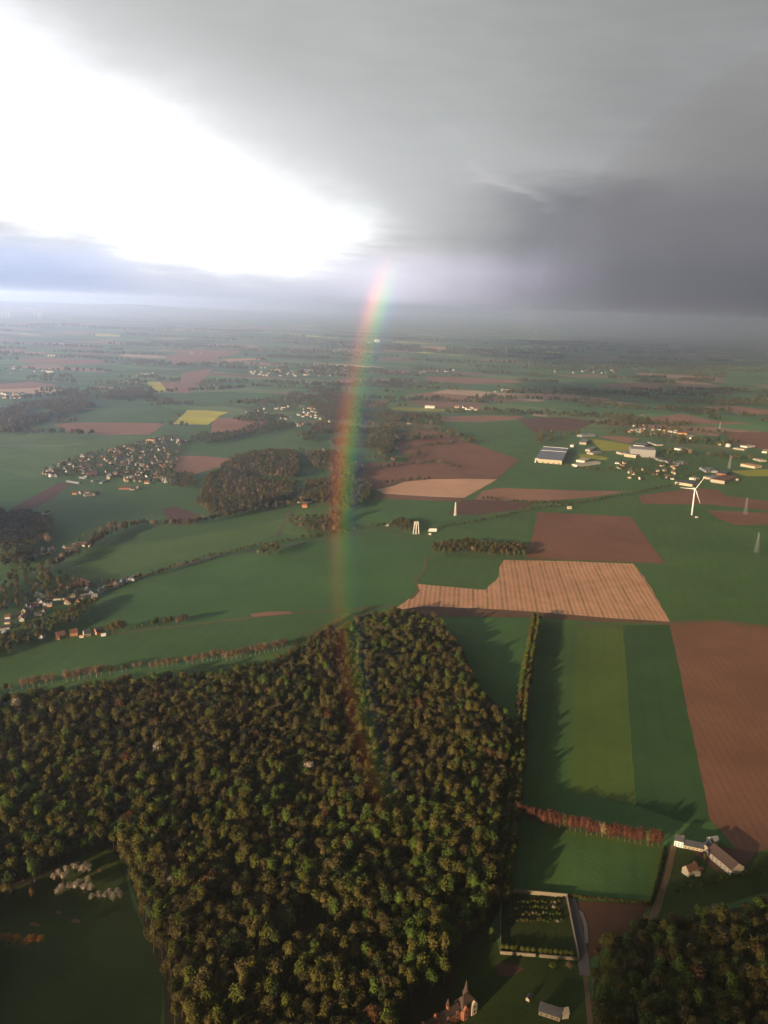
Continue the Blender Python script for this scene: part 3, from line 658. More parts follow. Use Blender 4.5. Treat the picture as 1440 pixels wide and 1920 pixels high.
# blossom trees
for k, (cx, cy, n_) in enumerate(((110, 1648, 4), (146, 1634, 5), (116, 1676, 3), (150, 1668, 5), (205, 1684, 5), (172, 1692, 2))):
    for (ddx, ddy) in [(0, 0), (14, -4), (-8, 5), (8, 7), (20, 4)][:n_]:
        x, y = G(cx + ddx, cy + ddy)
        tree('blossom_tree', x, y, 'verge', 'white', 'pale blossoming tree in the %s clump of the valley meadow' % ('upper west', 'upper east', 'middle west', 'middle east', 'lowest', 'lowest west')[k], group='blossoming trees of the valley meadow', s=random.uniform(.50, .68))
for i, (x, y) in enumerate(along([(-60, 1768), (0, 1775), (40, 1779), (84, 1783)], 6.0, 1.0)):
    tree('orange_tree', x, y, 'thin', 'orange', 'glowing orange tree, %s from the west in the meadow row' % nth(i + 1), group='orange tree row', s=random.uniform(.55, .75))
for (px, py, shp, lk, s, lb) in ((920, 1768, 'tall', 'yellow', .62, 'lone slim yellow-green tree near the garden corner'), (873, 1762, 'thin', 'tan', .9, 'bare tan tree at the tip of the wood by the lawn'), (1035, 1818, 'bush', 'yellow', 1.1, 'small round bush on the castle lawn, west one'), (1066, 1816, 'bush', 'tan', 1.1, 'small brownish bush on the castle lawn, east one'),
                            (1118, 1800, 'broad', 'russet', .62, 'red leafed tree at the garden drive'), (1128, 1812, 'broad', 'yellow', .6, 'yellow-green tree next to the red one at the drive'), (1112, 1845, 'broad', 'olive', .8, 'olive tree beside the narrow lane'), (60, 1690, 'tall', 'russet', .6, 'small russet tree at the valley meadow edge'), (1320, 1618, 'tall', 'olive', .5, 'narrow olive tree in the farmyard')):
    x, y = G(px, py); tree('park_tree', x, y, shp, lk, lb, s=s)
FT = [('clump beside the valley road', 'clump of trees by the road', [(485, 1046, 'yellow', 1.0), (495, 1043, 'olive', 1.1), (505, 1047, 'yellow', .9), (516, 1041, 'olive', 1.1), (500, 1038, 'brown', 1.1), (526, 1044, 'olive', .8), (511, 1034, 'brown', 1.2), (521, 1036, 'olive', 1.0)]),
 ('valley bottom', 'trees of the valley bottom', [(88, 1023, 'tan', 1.7), (76, 1000, 'olive', 1.3), (95, 1002, 'brown', 1.4), (85, 990, 'brown', 1.4), (66, 995, 'dark', 1.2)]),
 ('hedge below the meadow', 'tan trees of the hedge', [(189, 1003, 'tan', 1.2), (205, 998, 'tan', 1.5), (214, 995, 'brown', 1.3), (192, 1014, 'tan', .9), (160, 1014, 'olive', 1.0), (178, 1010, 'olive', 1.0), (148, 1022, 'green', .8)]),
 ('far west hamlet', 'yellowish trees of the hamlet', [(3, 1062, 'yellow', 1.3), (17, 1060, 'yellow', 1.3), (30, 1056, 'yellow', 1.4), (41, 1063, 'olive', 1.1), (22, 1049, 'yellow', 1.2), (45, 1052, 'olive', 1.2), (58, 1078, 'green', .9), (82, 1090, 'olive', 1.1), (75, 1098, 'yellow', 1.2), (92, 1100, 'olive', 1.2)]),
 ('track across the green field', 'trees beside the field track', [(211, 1191, 'olive', 1.15), (221, 1190, 'brown', 1.25), (231, 1188, 'olive', 1.1), (216, 1183, 'tan', 1.1), (202, 1190, 'olive', .8), (255, 1184, 'green', .6), (267, 1182, 'green', .65), (286, 1181, 'green', .9), (294, 1177, 'green', 1.0), (308, 1176, 'olive', .85), (319, 1174, 'brown', .95), (331, 1172, 'tan', .9), (341, 1171, 'brown', .95), (348, 1170, 'brown', .9)]),
 ('farmhouse under the rise wood', 'trees round the valley farmhouse', [(571, 925, 'dark', 1.5), (583, 922, 'brown', 1.5), (560, 928, 'olive', 1.1), (548, 935, 'olive', 1.0), (605, 942, 'olive', 1.5), (618, 938, 'olive', 1.5), (628, 950, 'yellow', 1.3), (622, 978, 'brown', 1.6), (636, 975, 'brown', 1.5), (612, 985, 'brown', 1.3), (645, 930, 'olive', 1.2), (655, 922, 'dark', 1.2)])]
for where, grp, lst in FT:
    for i, (px, py, lk, s) in enumerate(lst):
        x, y = G(px, py); tree('field_tree', x, y, 'verge' if lk == 'tan' else 'broad', lk, '%s %s at the %s, %s of its group' % ('big' if s > 1.15 else 'smaller', LBL.get(lk, 'bare tan-twigged tree'), where, nth(i + 1)), group=grp, s=s)
# round bushes below the farm and in the garden
for i, (px, py) in enumerate([(1270, 1672), (1283, 1668), (1296, 1664), (1287, 1656), (1315, 1660), (1328, 1655), (1334, 1652), (1345, 1652), (1352, 1648), (1362, 1645), (1372, 1641), (1389, 1633), (1392, 1640), (1398, 1636), (1415, 1634), (1424, 1637), (1424, 1624), (1434, 1624), (1268, 1660), (1262, 1680), (1442, 1622), (1455, 1618)]):
    x, y = G(px, py + 2); tree('bush', x, y, 'bush', pick([('green', .6), ('yellow', .4)]), 'round green bush, %s along the hedge line below the farm' % nth(i + 1), 'bush', 'bushes below the farm', s=random.uniform(.5, .8))
for i, (x, y) in enumerate(along([(942, 1783), (1000, 1789), (1004, 1789)], 4.0, .3) + along([(1014, 1791), (1078, 1796)], 4.0, .3)):
    tree('bush', x, y + 1.5, 'bush', 'yellow', 'yellowish clipped bush, %s along the lower garden wall' % nth(i + 1), 'bush', 'bushes along the lower garden wall', s=random.uniform(.78, .95))
for i in range(64):
    px = 950 + (i % 16) * 6.4 + random.random() * 3 + (i // 16) * 1.5; py = 1690 + (i // 16) * 12 + random.random() * 5
    x, y = G(px, py); tree('garden_plant', x, y, 'bush', pick([('olive', .5), ('green', .3), ('brown', .3), ('white', .08)]), 'small plant, %s in the %s bed row of the walled garden' % (nth(i % 16 + 1), nth(i // 16 + 1)), 'plant', 'plants in the walled garden', s=random.uniform(.35, .6))
# hedges
def hedge(name, px, w, h, lk, label, spacing=2.2):
    V, F = [], []; r = np.random.default_rng(len(px) * 7 + int(px[0][0]))
    pts = along(px, spacing, .3)
    for (x, y) in pts:
        for k in range(16):
            d = r.normal(size=3); d /= np.linalg.norm(d); p = np.array([x + d[0] * w / 2, y + d[1] * w / 2, h / 2 + d[2] * h / 2])
            u = np.cross(d, r.normal(size=3)); u /= np.linalg.norm(u); v = np.cross(d, u); s = .55
            b = len(V); V += [p - u * s - v * s, p + u * s - v * s, p + u * s + v * s, p - u * s + v * s]; F.append((b, b + 1, b + 2, b + 3))
    return tag(mesh_obj(name, V, F, LM[lk]), label, 'hedge')
hedge('hedge', [(1247, 1590), (1240, 1620), (1222, 1694)], 3.5, 3.0, 'dark', 'dark clipped hedge along the paddock east side')
hedge('hedge', [(1062, 1681), (1140, 1688), (1222, 1695)], 3.0, 2.5, 'olive', 'olive hedge along the paddock south side')
hedge('hedge', [(545, 1213), (600, 1185), (650, 1160), (690, 1143)], 12, 9, 'brown', 'tall brown hedge climbing beside the wood edge', 3.0)

# ---- woods and belts of the middle distance: masses
MIX = [('brown', .3), ('olive', .35), ('green', .14), ('dark', .15), ('tan', .06)]
def mass_poly(px, spacing, mix=MIX, shp='low', s=(.8, 1.15), holes=None):
    return [(x, y, shp, pick(mix), random.uniform(*s)) for (x, y) in forest_pts(worldpoly(px), spacing, 9) if holes is None or fbm(x * .6, y * .35, .011, 5) > holes]
def mass_line(px, spacing, width, mix=MIX, s=(.7, 1.1), shp='low'):
    out = []
    for (x, y) in along(px, spacing, width): out.append((x, y, shp, pick(mix), random.uniform(*s)))
    return out
BR = [('brown', .6), ('tan', .2), ('olive', .3)]
scatter('forest', mass_poly([(368, 948), (385, 905), (440, 862), (500, 850), (556, 852), (560, 880), (550, 935), (500, 950), (470, 960), (400, 968)], 10, [('brown', .4), ('olive', .45), ('dark', .15), ('green', .08), ('tan', .15)], 'broad', (.7, 1.25), -.5), 'dense grey brown wood on the rise beside the hillside village', 'forest')
scatter('forest', mass_poly([(575, 738), (600, 728), (650, 742), (700, 758), (762, 792), (745, 806), (735, 850), (700, 870), (660, 900), (620, 905), (590, 880), (560, 845), (590, 800), (610, 790), (585, 765)], 12, MIX, 'broad', s=(.7, 1.25), holes=-.06), 'valley wood crossed by the rainbow', 'forest')
scatter('forest', mass_poly([(0, 772), (60, 755), (160, 750), (180, 765), (120, 790), (40, 800), (0, 805)], 14, [('brown', .5), ('dark', .3), ('tan', .1), ('olive', .3)], s=(.8, 1.3), holes=-.12) + mass_poly([(200, 742), (260, 728), (285, 745), (230, 752)], 14) + mass_poly([(0, 806), (20, 803), (45, 808), (30, 815), (0, 814)], 13), 'brown woods on the far left slope', 'forest')
scatter('forest', mass_poly([(806, 1030), (830, 1024), (880, 1020), (920, 1026), (985, 1028), (984, 1047), (930, 1046), (880, 1040), (810, 1041)], 9.5, MIX, 'broad', s=(.7, .95)), 'small copse at the corner of the stubble field', 'forest')
scatter('forest', mass_poly([(0, 965), (60, 965), (100, 985), (90, 1010), (60, 1040), (70, 1060), (0, 1065)], 12, [('dark', .5), ('brown', .3), ('olive', .2)]) + mass_poly([(-80, 1065), (40, 1060), (110, 1080), (160, 1100), (150, 1120), (60, 1135), (30, 1150), (-80, 1165)], 18, MIX, 'broad', (.6, 1.1), -.15), 'shaded valley wood at the far left edge', 'forest')
scatter('forest', mass_poly([(-80, 1215), (30, 1195), (60, 1175), (120, 1152), (185, 1125), (192, 1133), (150, 1165), (110, 1185), (50, 1215), (-80, 1260)], 11, [('olive', .5), ('green', .25), ('brown', .2)], 'broad', (.55, .95)), 'valley tree belt below the roadside houses', 'forest')
scatter('treeline', mass_line([(100, 1068), (180, 1018), (215, 1000), (260, 988), (360, 986), (440, 968), (500, 957), (560, 948), (610, 930)], 6, 8, BR, (.7, 1.15), 'broad')
        + mass_line([(290, 1078), (400, 1046), (480, 1028), (560, 1014), (620, 1003), (700, 990), (740, 985)], 7, 5, BR, (.35, .6), 'broad')
        + mass_line([(185, 1100), (260, 1086), (300, 1076)], 8, 5, [('olive', .6), ('green', .4)], (.4, .6), 'broad')
        + mass_poly([(730, 990), (745, 975), (780, 985), (775, 1002), (745, 1000)], 11, MIX, 'broad', (.6, .9))
        + mass_line([(800, 997), (870, 985), (950, 968), (1010, 955), (1070, 948), (1120, 940), (1200, 925), (1290, 905), (1340, 900)], 8, 4, [('dark', .5), ('brown', .5), ('olive', .3)], (.3, .55), 'broad'),
        'hedgerow trees lining the valley road and field edges', 'trees')
scatter('treeline', mass_poly([(575, 905), (640, 900), (690, 905), (700, 935), (660, 960), (640, 955), (560, 940)], 12, [('olive', .5), ('brown', .3), ('green', .2)], 'broad', (.6, 1)) + mass_poly([(540, 975), (600, 970), (640, 965), (640, 1000), (580, 1005), (545, 990)], 14, BR, 'broad', (.5, .9))
        + mass_line([(700, 880), (760, 872), (820, 868), (860, 880)], 9, 14, MIX, (.6, .9)) + mass_line([(740, 845), (790, 838), (860, 832)], 9, 10, MIX, (.6, .9)) + mass_line([(720, 908), (760, 903), (800, 900)], 9, 10, MIX, (.6, .9)) + mass_line([(680, 860), (740, 868), (800, 850)], 10, 18)
        + mass_line([(905, 938), (960, 944), (1010, 948), (1060, 946)], 6, 8, MIX, (.5, .8), 'broad') + mass_line([(1075, 880), (1130, 885), (1180, 880), (1240, 895), (1270, 900)], 9, 24, MIX, (.5, .8)) + mass_poly([(1150, 868), (1250, 850), (1330, 870), (1350, 885), (1290, 900), (1200, 905), (1160, 885)], 38, [('dark', .6), ('olive', .4)], s=(.5, .9)),
        'scattered shelter trees around the middle fields', 'trees')
vil = [(75, 885), (110, 870), (170, 850), (260, 830), (330, 815), (345, 830), (330, 870), (330, 905), (280, 910), (230, 900), (150, 895), (90, 895)]
scatter('treeline', mass_poly(vil, 17, [('dark', .3), ('olive', .5), ('brown', .25), ('green', .2)], s=(.35, .7)) + mass_poly([(430, 790), (500, 765), (550, 770), (560, 800), (500, 815), (440, 820), (330, 835)], 17, holes=-.05, mix= [('dark', .5), ('olive', .3)], s=(.5, .9)) + mass_poly([(310, 885), (365, 890), (368, 920), (320, 915)], 15, MIX, s=(.6, .9))
        + mass_poly([(380, 835), (420, 822), (470, 815), (420, 830)], 16) + mass_poly([(0, 1120), (60, 1095), (110, 1105), (150, 1100), (240, 1085), (200, 1110), (110, 1150), (0, 1185)], 24, MIX, 'broad', (.3, .6)), 'garden trees among the village houses', 'trees')
# distant belts and copses out to the haze
far = []
farpolys = [[(v.co.x, v.co.y) for v in o.data.vertices] for o in COL.objects if o.type == 'MESH' and o.name.startswith('field') and o.data.vertices[0].co.y > 3300]
for k in range(215):
    D = 3300 * (16000 / 3300) ** (random.random() ** .85); a = D2R(random.uniform(-26, 26)); cx, cy = D * math.sin(a), D * math.cos(a)
    L = random.uniform(120, 700) * (1 + D / 9000); th = random.gauss(0.1, .5); wd = random.choice([6, 10, 30, 90]) * (1 + D / 14000)
    npt = int(min(70, L / 16 + wd / 3))
    lk = random.choice([[('dark', .6), ('olive', .8)], MIX, [('olive', .6), ('brown', .5), ('green', .2)]])
    for j in range(npt):
        t = random.uniform(-.5, .5); w = random.uniform(-.5, .5) * wd * (1 - 1.6 * t * t)
        far.append((cx + t * L * math.cos(th) - w * math.sin(th), cy + t * L * math.sin(th) * .5 + w * math.cos(th), 'low', pick(lk), random.uniform(.8, 1.5) * (1 + D / 20000)))
keep = [worldpoly([(1000, 872), (1000, 835), (1100, 815), (1240, 825), (1240, 870)])] + farpolys
far = [p for p in far if not any(inside(k, p[0], p[1]) for k in keep)]
scatter('forest', far, 'distant hedges and copses fading into the haze', 'trees')

# ------------------------------------------------------------------ buildings
WHITE = plain('white_render', (.58, .56, .50), .08); CREAM = plain('cream_render', (.44, .37, .26), .1); OCHRE = plain('orange_brick', (.52, .27, .13), .2); BRICK = plain('red_brick', (.29, .11, .06), .25, 1.2)
STONE = plain('pale_stone', (.36, .31, .23), .2, .8); SLATE = plain('slate', (.055, .055, .062), .3, .8, .5, .4); TILE = plain('brown_tile', (.15, .075, .05), .3, .8); REDT = plain('red_tile', (.30, .10, .06), .25, .8)
METAL = plain('pale_sheet_metal', (.21, .215, .22), .12, .1, .5); GREYM = plain('grey_cladding', (.25, .245, .24), .1, .1, .6); DARKG = plain('dark_glass', (.03, .035, .04), .2, 1, .2, .5); BLUER = plain('blue_grey_roof', (.17, .19, .22), .15, .05, .5)
DKTILE = plain('mossy_tile', (.075, .048, .036), .35, .6); STEEL = plain('galvanised_steel', (.20, .21, .21), .1, 1, .5, .5); PAINT = plain('white_gloss_paint', (.88, .87, .83), .03, .5, .4, .5)
_bm = {}
def gable_parts(L, W, h, rh):
    k = (L, W, h, rh)
    if k not in _bm:
        w = MB(); x, y = L / 2, W / 2
        w.box(-x, -y, 0, x, y, h)
        for sx in (-1, 1):
            w.face([(sx * x, -y, h), (sx * x, y, h), (sx * x, 0, h + rh)])
        r = MB(); o = .45; t = .22; dz = rh * o / y
        for sy in (-1, 1):
            a = [(-x - o, sy * (y + o), h - dz), (x + o, sy * (y + o), h - dz), (x + o, 0, h + rh), (-x - o, 0, h + rh)]
            r.face([(p[0], p[1], p[2] + t) for p in a]); r.face([(p[0], p[1], p[2] + .03) for p in a][::-1])
            r.face([a[0], a[1], (a[1][0], a[1][1], a[1][2] + t), (a[0][0], a[0][1], a[0][2] + t)])
            for q in (1, 0): r.face([a[q], a[3 - q], (a[3 - q][0], 0, h + rh + t), (a[q][0], a[q][1], a[q][2] + t)])
        _bm[k] = (w, r)
    return _bm[k]
_pm = {}
def shared(name, mb, mat, key):
    k = (name, mat.name, key)
    if k not in _pm:
        me = bpy.data.meshes.new(name); me.from_pydata([tuple(map(float, v)) for v in mb.v], [], mb.f); me.materials.append(mat); _pm[k] = me
    o = bpy.data.objects.new(name, _pm[k]); COL.objects.link(o); return o
def house(x, y, rz, L, W, h, rh, wall, roof, label, group=None, name='house', cat='house', chimney=True, windows=0, dirs=(-1,)):
    root = empty(name, (x, y, 0), rz); key = (L, W, h, rh)
    wm, rm = gable_parts(*key)
    a = shared('wall', wm, wall, key); a.parent = root
    b = shared('roof', rm, roof, key); b.parent = root
    if chimney:
        c = MB(); c.box(L * .28, -.45, h + rh - .8, L * .28 + .8, .45, h + rh + 1.3); o = shared('chimney', c, BRICK, key); o.parent = b
    if windows:
        for sy in dirs:
            for i in range(windows):
                wx = -L / 2 + L * (i + .5) / windows
                for zf in ((.9, 2.4), (3.6, 4.9)) if h > 5 else ((.9, 2.2),):
                    m_ = MB(); m_.box(wx - .5, sy * (W / 2 + .04) - .05, zf[0], wx + .5, sy * (W / 2 + .04) + .05, zf[1]); m_.build('window', DARKG, root)
    return tag(root, label, cat, group)
def line_house(p, q, W, *a, **k):
    A, B = G(*p), G(*q); c = (A + B) / 2; d = B - A
    return house(c[0], c[1], math.atan2(d[1], d[0]), round(float(np.linalg.norm(d)), 1), W, *a, **k)
def block(A, B, C, h, wall, roof, label, name='industrial_building', group=None, bands=0, doors=0, para=.0, cat='building', band_mat=None):
    """flat-roofed building: front base edge A-B and back corner C above A, all photo points on the ground"""
    a, b, c = (np.array([*G(*p), 0.0]) for p in (A, B, C)); o = a.copy(); u = b - a; L = np.linalg.norm(u); u /= L; v = c - a
    W = abs(v[0] * -u[1] + v[1] * u[0]); rz = math.atan2(u[1], u[0])
    root = empty(name, tuple(a), rz)
    m_ = MB(); m_.box(0, 0, 0, L, W, h); m_.build('wall', wall, root)
    r = MB(); r.box(-.4, -.4, h + .003, L + .4, W + .4, h + .5); ro = r.build('roof', roof, root)
    for i in range(bands):
        q = MB(); yb = W * (.66 + .31 * i / max(1, bands - 1)) if bands > 1 else W * .5
        q.box(-.6, yb - 1.3, h + .503, L + .6, yb + 1.3, h + 1.2); q.build('roof_band', band_mat or METAL, ro)
    for i in range(doors):
        q = MB(); xd = L * (i + .5) / doors; q.box(xd - 2, -.12, .0, xd + 2, -.003, min(4.5, h * .6)); q.build('door', DARKG, root)
    return tag(root, label, cat, group)

# big glass-roofed warehouse
wh = block((1003, 867), (1053, 871), (1027, 844), 13, CREAM, BLUER, 'huge warehouse with a blue grey roof and pale roof frames', 'warehouse', cat='warehouse', bands=2, doors=5, band_mat=PAINT)
L_ = max(v.co.x for v in wh.children[0].data.vertices); W_ = max(v.co.y for v in wh.children[0].data.vertices)
for i in range(5):
    q = MB(); xb = L_ * i / 4; q.box(xb - 1.0, W_ * .66 + 1.4, 13.55, xb + 1.0, W_ * .97 - 1.4, 14.3); q.build('roof_frame', PAINT, wh)
q = MB(); q.box(-.5, -9, 0, L_ * .33, -.6, 8); q.build('annex', WHITE, wh)
q = MB()
for i in range(1, 14): q.box(L_ * i / 14 - .3, 1, 13.5, L_ * i / 14 + .3, W_ * .64, 13.8)
q.build('roof_seam', GREYM, wh)
block((1072, 874), (1082, 876), (1084, 862), 7, WHITE, CREAM, 'cream hall end beside the warehouse', group='estate sheds')
block((1080, 866), (1096, 868), (1086, 861), 7, WHITE, CREAM, 'cream cross wing behind the hall beside the warehouse', group='estate sheds')
block((1081, 818), (1091, 820), (1083, 812), 9, GREYM, METAL, 'grey box building behind the warehouse', group='estate sheds')
block((1086, 833), (1099, 834), (1089, 826), 8, STONE, METAL, 'pale shed with a red end behind the warehouse', group='estate sheds')
block((1097, 846), (1106, 847), (1099, 840), 7, CREAM, METAL, 'cream shed with rooflights near the yellow field', group='estate sheds')
block((1100, 851), (1112, 853), (1103, 846), 6, STONE, GREYM, 'low stone coloured shed near the yellow field', group='estate sheds')
block((1069, 838), (1075, 838.5), (1070, 836), 7, WHITE, WHITE, 'small white kiosk at the back corner of the warehouse', group='estate sheds')
block((1182, 856), (1228, 859), (1184, 850), 28, GREYM, GREYM, 'tall plain grey factory block', 'factory', cat='factory')
block((1155, 850), (1165, 853), (1158, 846), 7, CREAM, METAL, 'long cream wing of the factory, west piece', group='factory wings')
block((1170, 856), (1192, 859), (1176, 849), 10, CREAM, METAL, 'long cream wing in front of the tall grey block', group='factory wings')
block((1187, 839), (1208, 841), (1184, 832), 10, WHITE, SLATE, 'white hall with a dark roof behind the grey block', group='factory wings', bands=1)
block((1230, 836), (1243, 836), (1229, 831), 6, STONE, SLATE, 'low dark-roofed hall east of the grey block')
block((1264, 843), (1285, 847), (1266, 840), 7, WHITE, METAL, 'long white shed alone in the estate meadow')
block((1271, 814), (1288, 815), (1272, 811), 6, OCHRE, REDT, 'long shed with a bright red roof')
block((1281, 822), (1296, 823.5), (1282, 818), 7, WHITE, CREAM, 'cream barn below the red-roofed shed')
block((1345, 834.5), (1352, 835), (1346, 832), 5, CREAM, RAPE, 'small yellowish shed beside the round tank')
block((1388, 874), (1415, 879), (1389, 870), 8, CREAM, OCHRE, 'long tan barn beside the olive yellow field')
block((1374, 842), (1395, 845), (1375, 840), 5, STONE, STONE, 'long grey barn below the round tank')
block((1388, 838), (1400, 840), (1389, 834), 6, WHITE, CREAM, 'white farm shed on the edge of the brown field')
block((1428, 849), (1438, 850), (1429, 845), 6, WHITE, CREAM, 'white shed pair at the east edge')
block((1417, 863), (1424, 864), (1418, 861), 5, WHITE, WHITE, 'tiny white shed at the east edge', group='east edge sheds')
block((1425, 866), (1437, 866), (1426, 862), 6, STONE, STONE, 'pale stone barn at the east edge', group='east edge sheds')
block((1265, 908), (1298, 913), (1267, 903), 8, CREAM, SLATE, 'long dark-roofed cream hall behind the wind turbine', group='works behind the wind turbine')
block((1292, 899), (1304, 901), (1293, 896), 6, WHITE, STONE, 'pale shed beside the long dark-roofed hall', group='works behind the wind turbine')
block((1318, 898), (1332, 901), (1320, 890), 8, CREAM, METAL, 'cream shed joined to the stepped works', group='works behind the wind turbine')
block((1332, 904), (1358, 908), (1338, 893), 10, STONE, TILE, 'largest stepped works hall right of the wind turbine', group='works behind the wind turbine')
block((1343, 892), (1360, 894), (1350, 886), 9, BRICK, SLATE, 'dark roofed hall at the back of the works', group='works behind the wind turbine')
block((1368, 899), (1384, 901), (1370, 897), 5, CREAM, METAL, 'small cream sheds beyond the works', group='works behind the wind turbine')
block((1322, 886), (1345, 887), (1325, 880), 7, GREYM, METAL, 'pale metal roofed hall behind the works', group='works behind the wind turbine')
for (a, b) in (((1226, 861), (1240, 866)), ((1236, 864), (1254, 869)), ((1262, 867), (1274, 871))):
    block(a, b, (a[0] + 3, a[1] - 4), 6, GREYM, METAL, 'grey metal shed in the dull row below the grey block', group='dull sheds')
tk = empty('storage_tank', (*G(1365, 838), 0)); m_ = MB(); m_.bar((0, 0, 0), (0, 0, 11), 10, 10, 20); m_.build('tank_wall', WHITE, tk, True); m_ = MB(); m_.bar((0, 0, 11.01), (0, 0, 14), 10.2, 3, 20); m_.build('domed_roof', CREAM, tk, True)
tag(tk, 'round white storage tank with a domed roof', 'tank')

# houses of the settlements
WM = [WHITE, WHITE, CREAM, CREAM, STONE, OCHRE]; WN = ['white', 'white', 'cream', 'cream', 'grey stone', 'orange brick']
RM = [SLATE, TILE, TILE, METAL]; RN = ['slate', 'brown tiled', 'brown tiled', 'pale metal']
SZ = [(11, 8, 4.5, 4), (15, 8, 4.5, 4.2), (9, 8, 5, 4), (22, 9, 4, 3.5)]
def village(pts, where, group, rz0=0.0, scale=1.0, jr=.6, white=.5, name='house'):
    for (px, py) in pts:
        x, y = G(px, py); i = 0 if random.random() < white else random.randint(2, 5); j = random.choice([0, 0, 1, 1, 2, 3]); s = random.choice([0, 0, 1, 2, 3])
        L, W, h, rh = SZ[s]
        o = house(x, y, rz0 + random.choice([0, math.pi / 2]) + random.uniform(-jr, jr), L, W, h, rh, WM[i], RM[j], '%s %s-walled house with a %s roof %s' % (['small', 'mid-sized', 'compact', 'long'][s], WN[i], RN[j], where), group, name, chimney=(scale < 1.3))
        o.scale = (scale,) * 3
vp = worldpoly(vil); pts = []
while len(pts) < 112:
    px, py = random.uniform(75, 345), random.uniform(815, 912)
    if inside(vil, px, py) and all((px - a) ** 2 + ((py - b) * 1.7) ** 2 > 32 for a, b in pts): pts.append((px, py))
village(pts, 'in the hillside village', 'houses of the hillside village', .5, .95, white=.35)
village([(208, 846), (305, 824), (312, 822), (300, 845), (218, 863), (219, 862), (155, 857), (152, 879), (207, 895), (203, 898), (178, 890), (220, 861), (240, 880), (226, 890), (247, 852), (242, 864)], 'standing bright in the hillside village', 'bright houses of the hillside village', .3, 1.1, white=.9)
village([(276, 894), (292, 896), (307, 899), (325, 901), (310, 905), (237, 903), (248, 919), (258, 916), (179, 928), (166, 930), (150, 926), (140, 927), (163, 925), (87, 964), (346, 830), (349, 828), (338, 834)], 'scattered below the hillside village', 'outlying houses of the village', .3, 1.0, white=.55)
for k, (a, b, lb) in enumerate((((126, 903), (150, 907), 'western'), ((150, 896), (162, 898), 'upper'), ((172, 903), (184, 901), 'middle'), ((189, 907), (200, 902), 'eastern'))):
    A, B = G(*a), G(*b); d = B - A; hh = house(*((A + B) / 2), math.atan2(d[1], d[0]), round(float(np.linalg.norm(d))), 9, 2.6, 1.6, METAL, METAL, '%s one of the long pale greenhouses under the village' % lb, 'village greenhouses', 'greenhouse', 'greenhouse', chimney=False)
line_house((223, 917), (248, 917), 12, 4, 3, BRICK, TILE, 'dark brown roofed barn at the village foot', name='barn', cat='barn', chimney=False)
line_house((275, 828), (290, 829), 10, 6, 3, CREAM, OCHRE, 'long orange-roofed barn at the top of the village', name='barn', cat='barn', chimney=False)
line_house((330, 831), (338, 831), 10, 5, 3, WHITE, WHITE, 'long white barn east of the village', name='barn', cat='barn', chimney=False)
lane = [(15, 1169), (25, 1174), (40, 1163), (46, 1147), (58, 1144), (61, 1137), (84, 1137), (83, 1150), (72, 1155), (94, 1124), (109, 1124), (124, 1131), (128, 1130), (124, 1119), (133, 1120), (136, 1116), (146, 1132), (155, 1123), (162, 1120), (173, 1117), (177, 1121), (189, 1110), (195, 1106), (207, 1103), (217, 1099), (229, 1094), (241, 1090), (248, 1089), (255, 1085), (106, 1110), (164, 1108), (75, 1128), (42, 1160), (5, 1180), (14, 1160), (92, 1137)]
village(lane, 'along the country road', 'roadside houses', .45, .85, .25, .62)
line_house((126, 1103), (155, 1096), 10, 4, 3.5, BRICK, REDT, 'long red-roofed farm shed above the country road', name='barn', cat='barn', chimney=False)
line_house((70, 1117), (79, 1122), 10, 5, 3, WHITE, METAL, 'long white shed west of the red-roofed one', name='barn', cat='barn', chimney=False)
line_house((152, 1090), (169, 1098), 7, 4, 3, OCHRE, TILE, 'narrow brick barn at the end of the red-roofed shed', name='barn', cat='barn', chimney=False)
village([(50, 1037), (53, 1045), (67, 1041), (80, 1034), (84, 1038), (92, 1036), (97, 1040), (100, 1033), (153, 1023), (160, 1024), (168, 1021), (140, 1026), (120, 1030), (128, 1034)], 'in the shaded valley hamlet', 'valley hamlet houses', .2, .95, .3, .6)
for i, (a, b, wl, rf) in enumerate((((106, 1197), (121, 1194), BRICK, TILE), ((131, 1192), (145, 1190), OCHRE, TILE), ((157, 1193), (169, 1191), CREAM, SLATE), ((178, 1190), (192, 1186), OCHRE, SLATE))):
    line_house(a, b, 9, 5.6, 4.5, wl, rf, ['westernmost brick house of the short terrace by the field', 'brick house with a long brown roof, second from the west', 'cream house with a slate roof in the short terrace', 'easternmost brick house of the terrace beside tall trees'][i], 'houses facing the green field', windows=4)
house(*G(108, 1199), .3, 6, 5, 2.8, 2, OCHRE, TILE, 'small brick garage in front of the westernmost terrace house', name='garage', cat='garage', chimney=False)
house(*G(194, 1192), .3, 7, 5, 2.8, 1.2, WHITE, WHITE, 'low white annex east of the terrace', name='garage', cat='garage', chimney=False)
house(*G(153, 1195), .3, 6, 5, 2.6, 1.2, WHITE, OCHRE, 'low pale garage between the terrace houses', name='garage', cat='garage', chimney=False)
village([(45, 1198), (78, 1196), (12, 1192)], 'half hidden at the valley edge', 'hidden valley houses', .2, 1.0)
line_house((558, 943), (584, 943), 9, 5, 4, CREAM, SLATE, 'long farmhouse with a slate roof below the rise wood', windows=4)
house(*G(571, 951), .2, 12, 9, 5, 4, OCHRE, REDT, 'red-roofed house in front of the long slate-roofed farmhouse')
house(*G(590, 938), .9, 10, 8, 5, 4, WHITE, SLATE, 'white gabled house beside the long farmhouse')
house(*G(664, 937), .1, 14, 9, 5, 4, OCHRE, REDT, 'orange house with a red roof right of the rainbow foot', windows=2)
house(*G(672, 936), .1, 11, 8, 4, 3, BRICK, REDT, 'small red outbuilding beside the orange house')
house(*G(638, 917), .4, 12, 9, 5, 4, WHITE, METAL, 'white house glowing inside the rainbow')
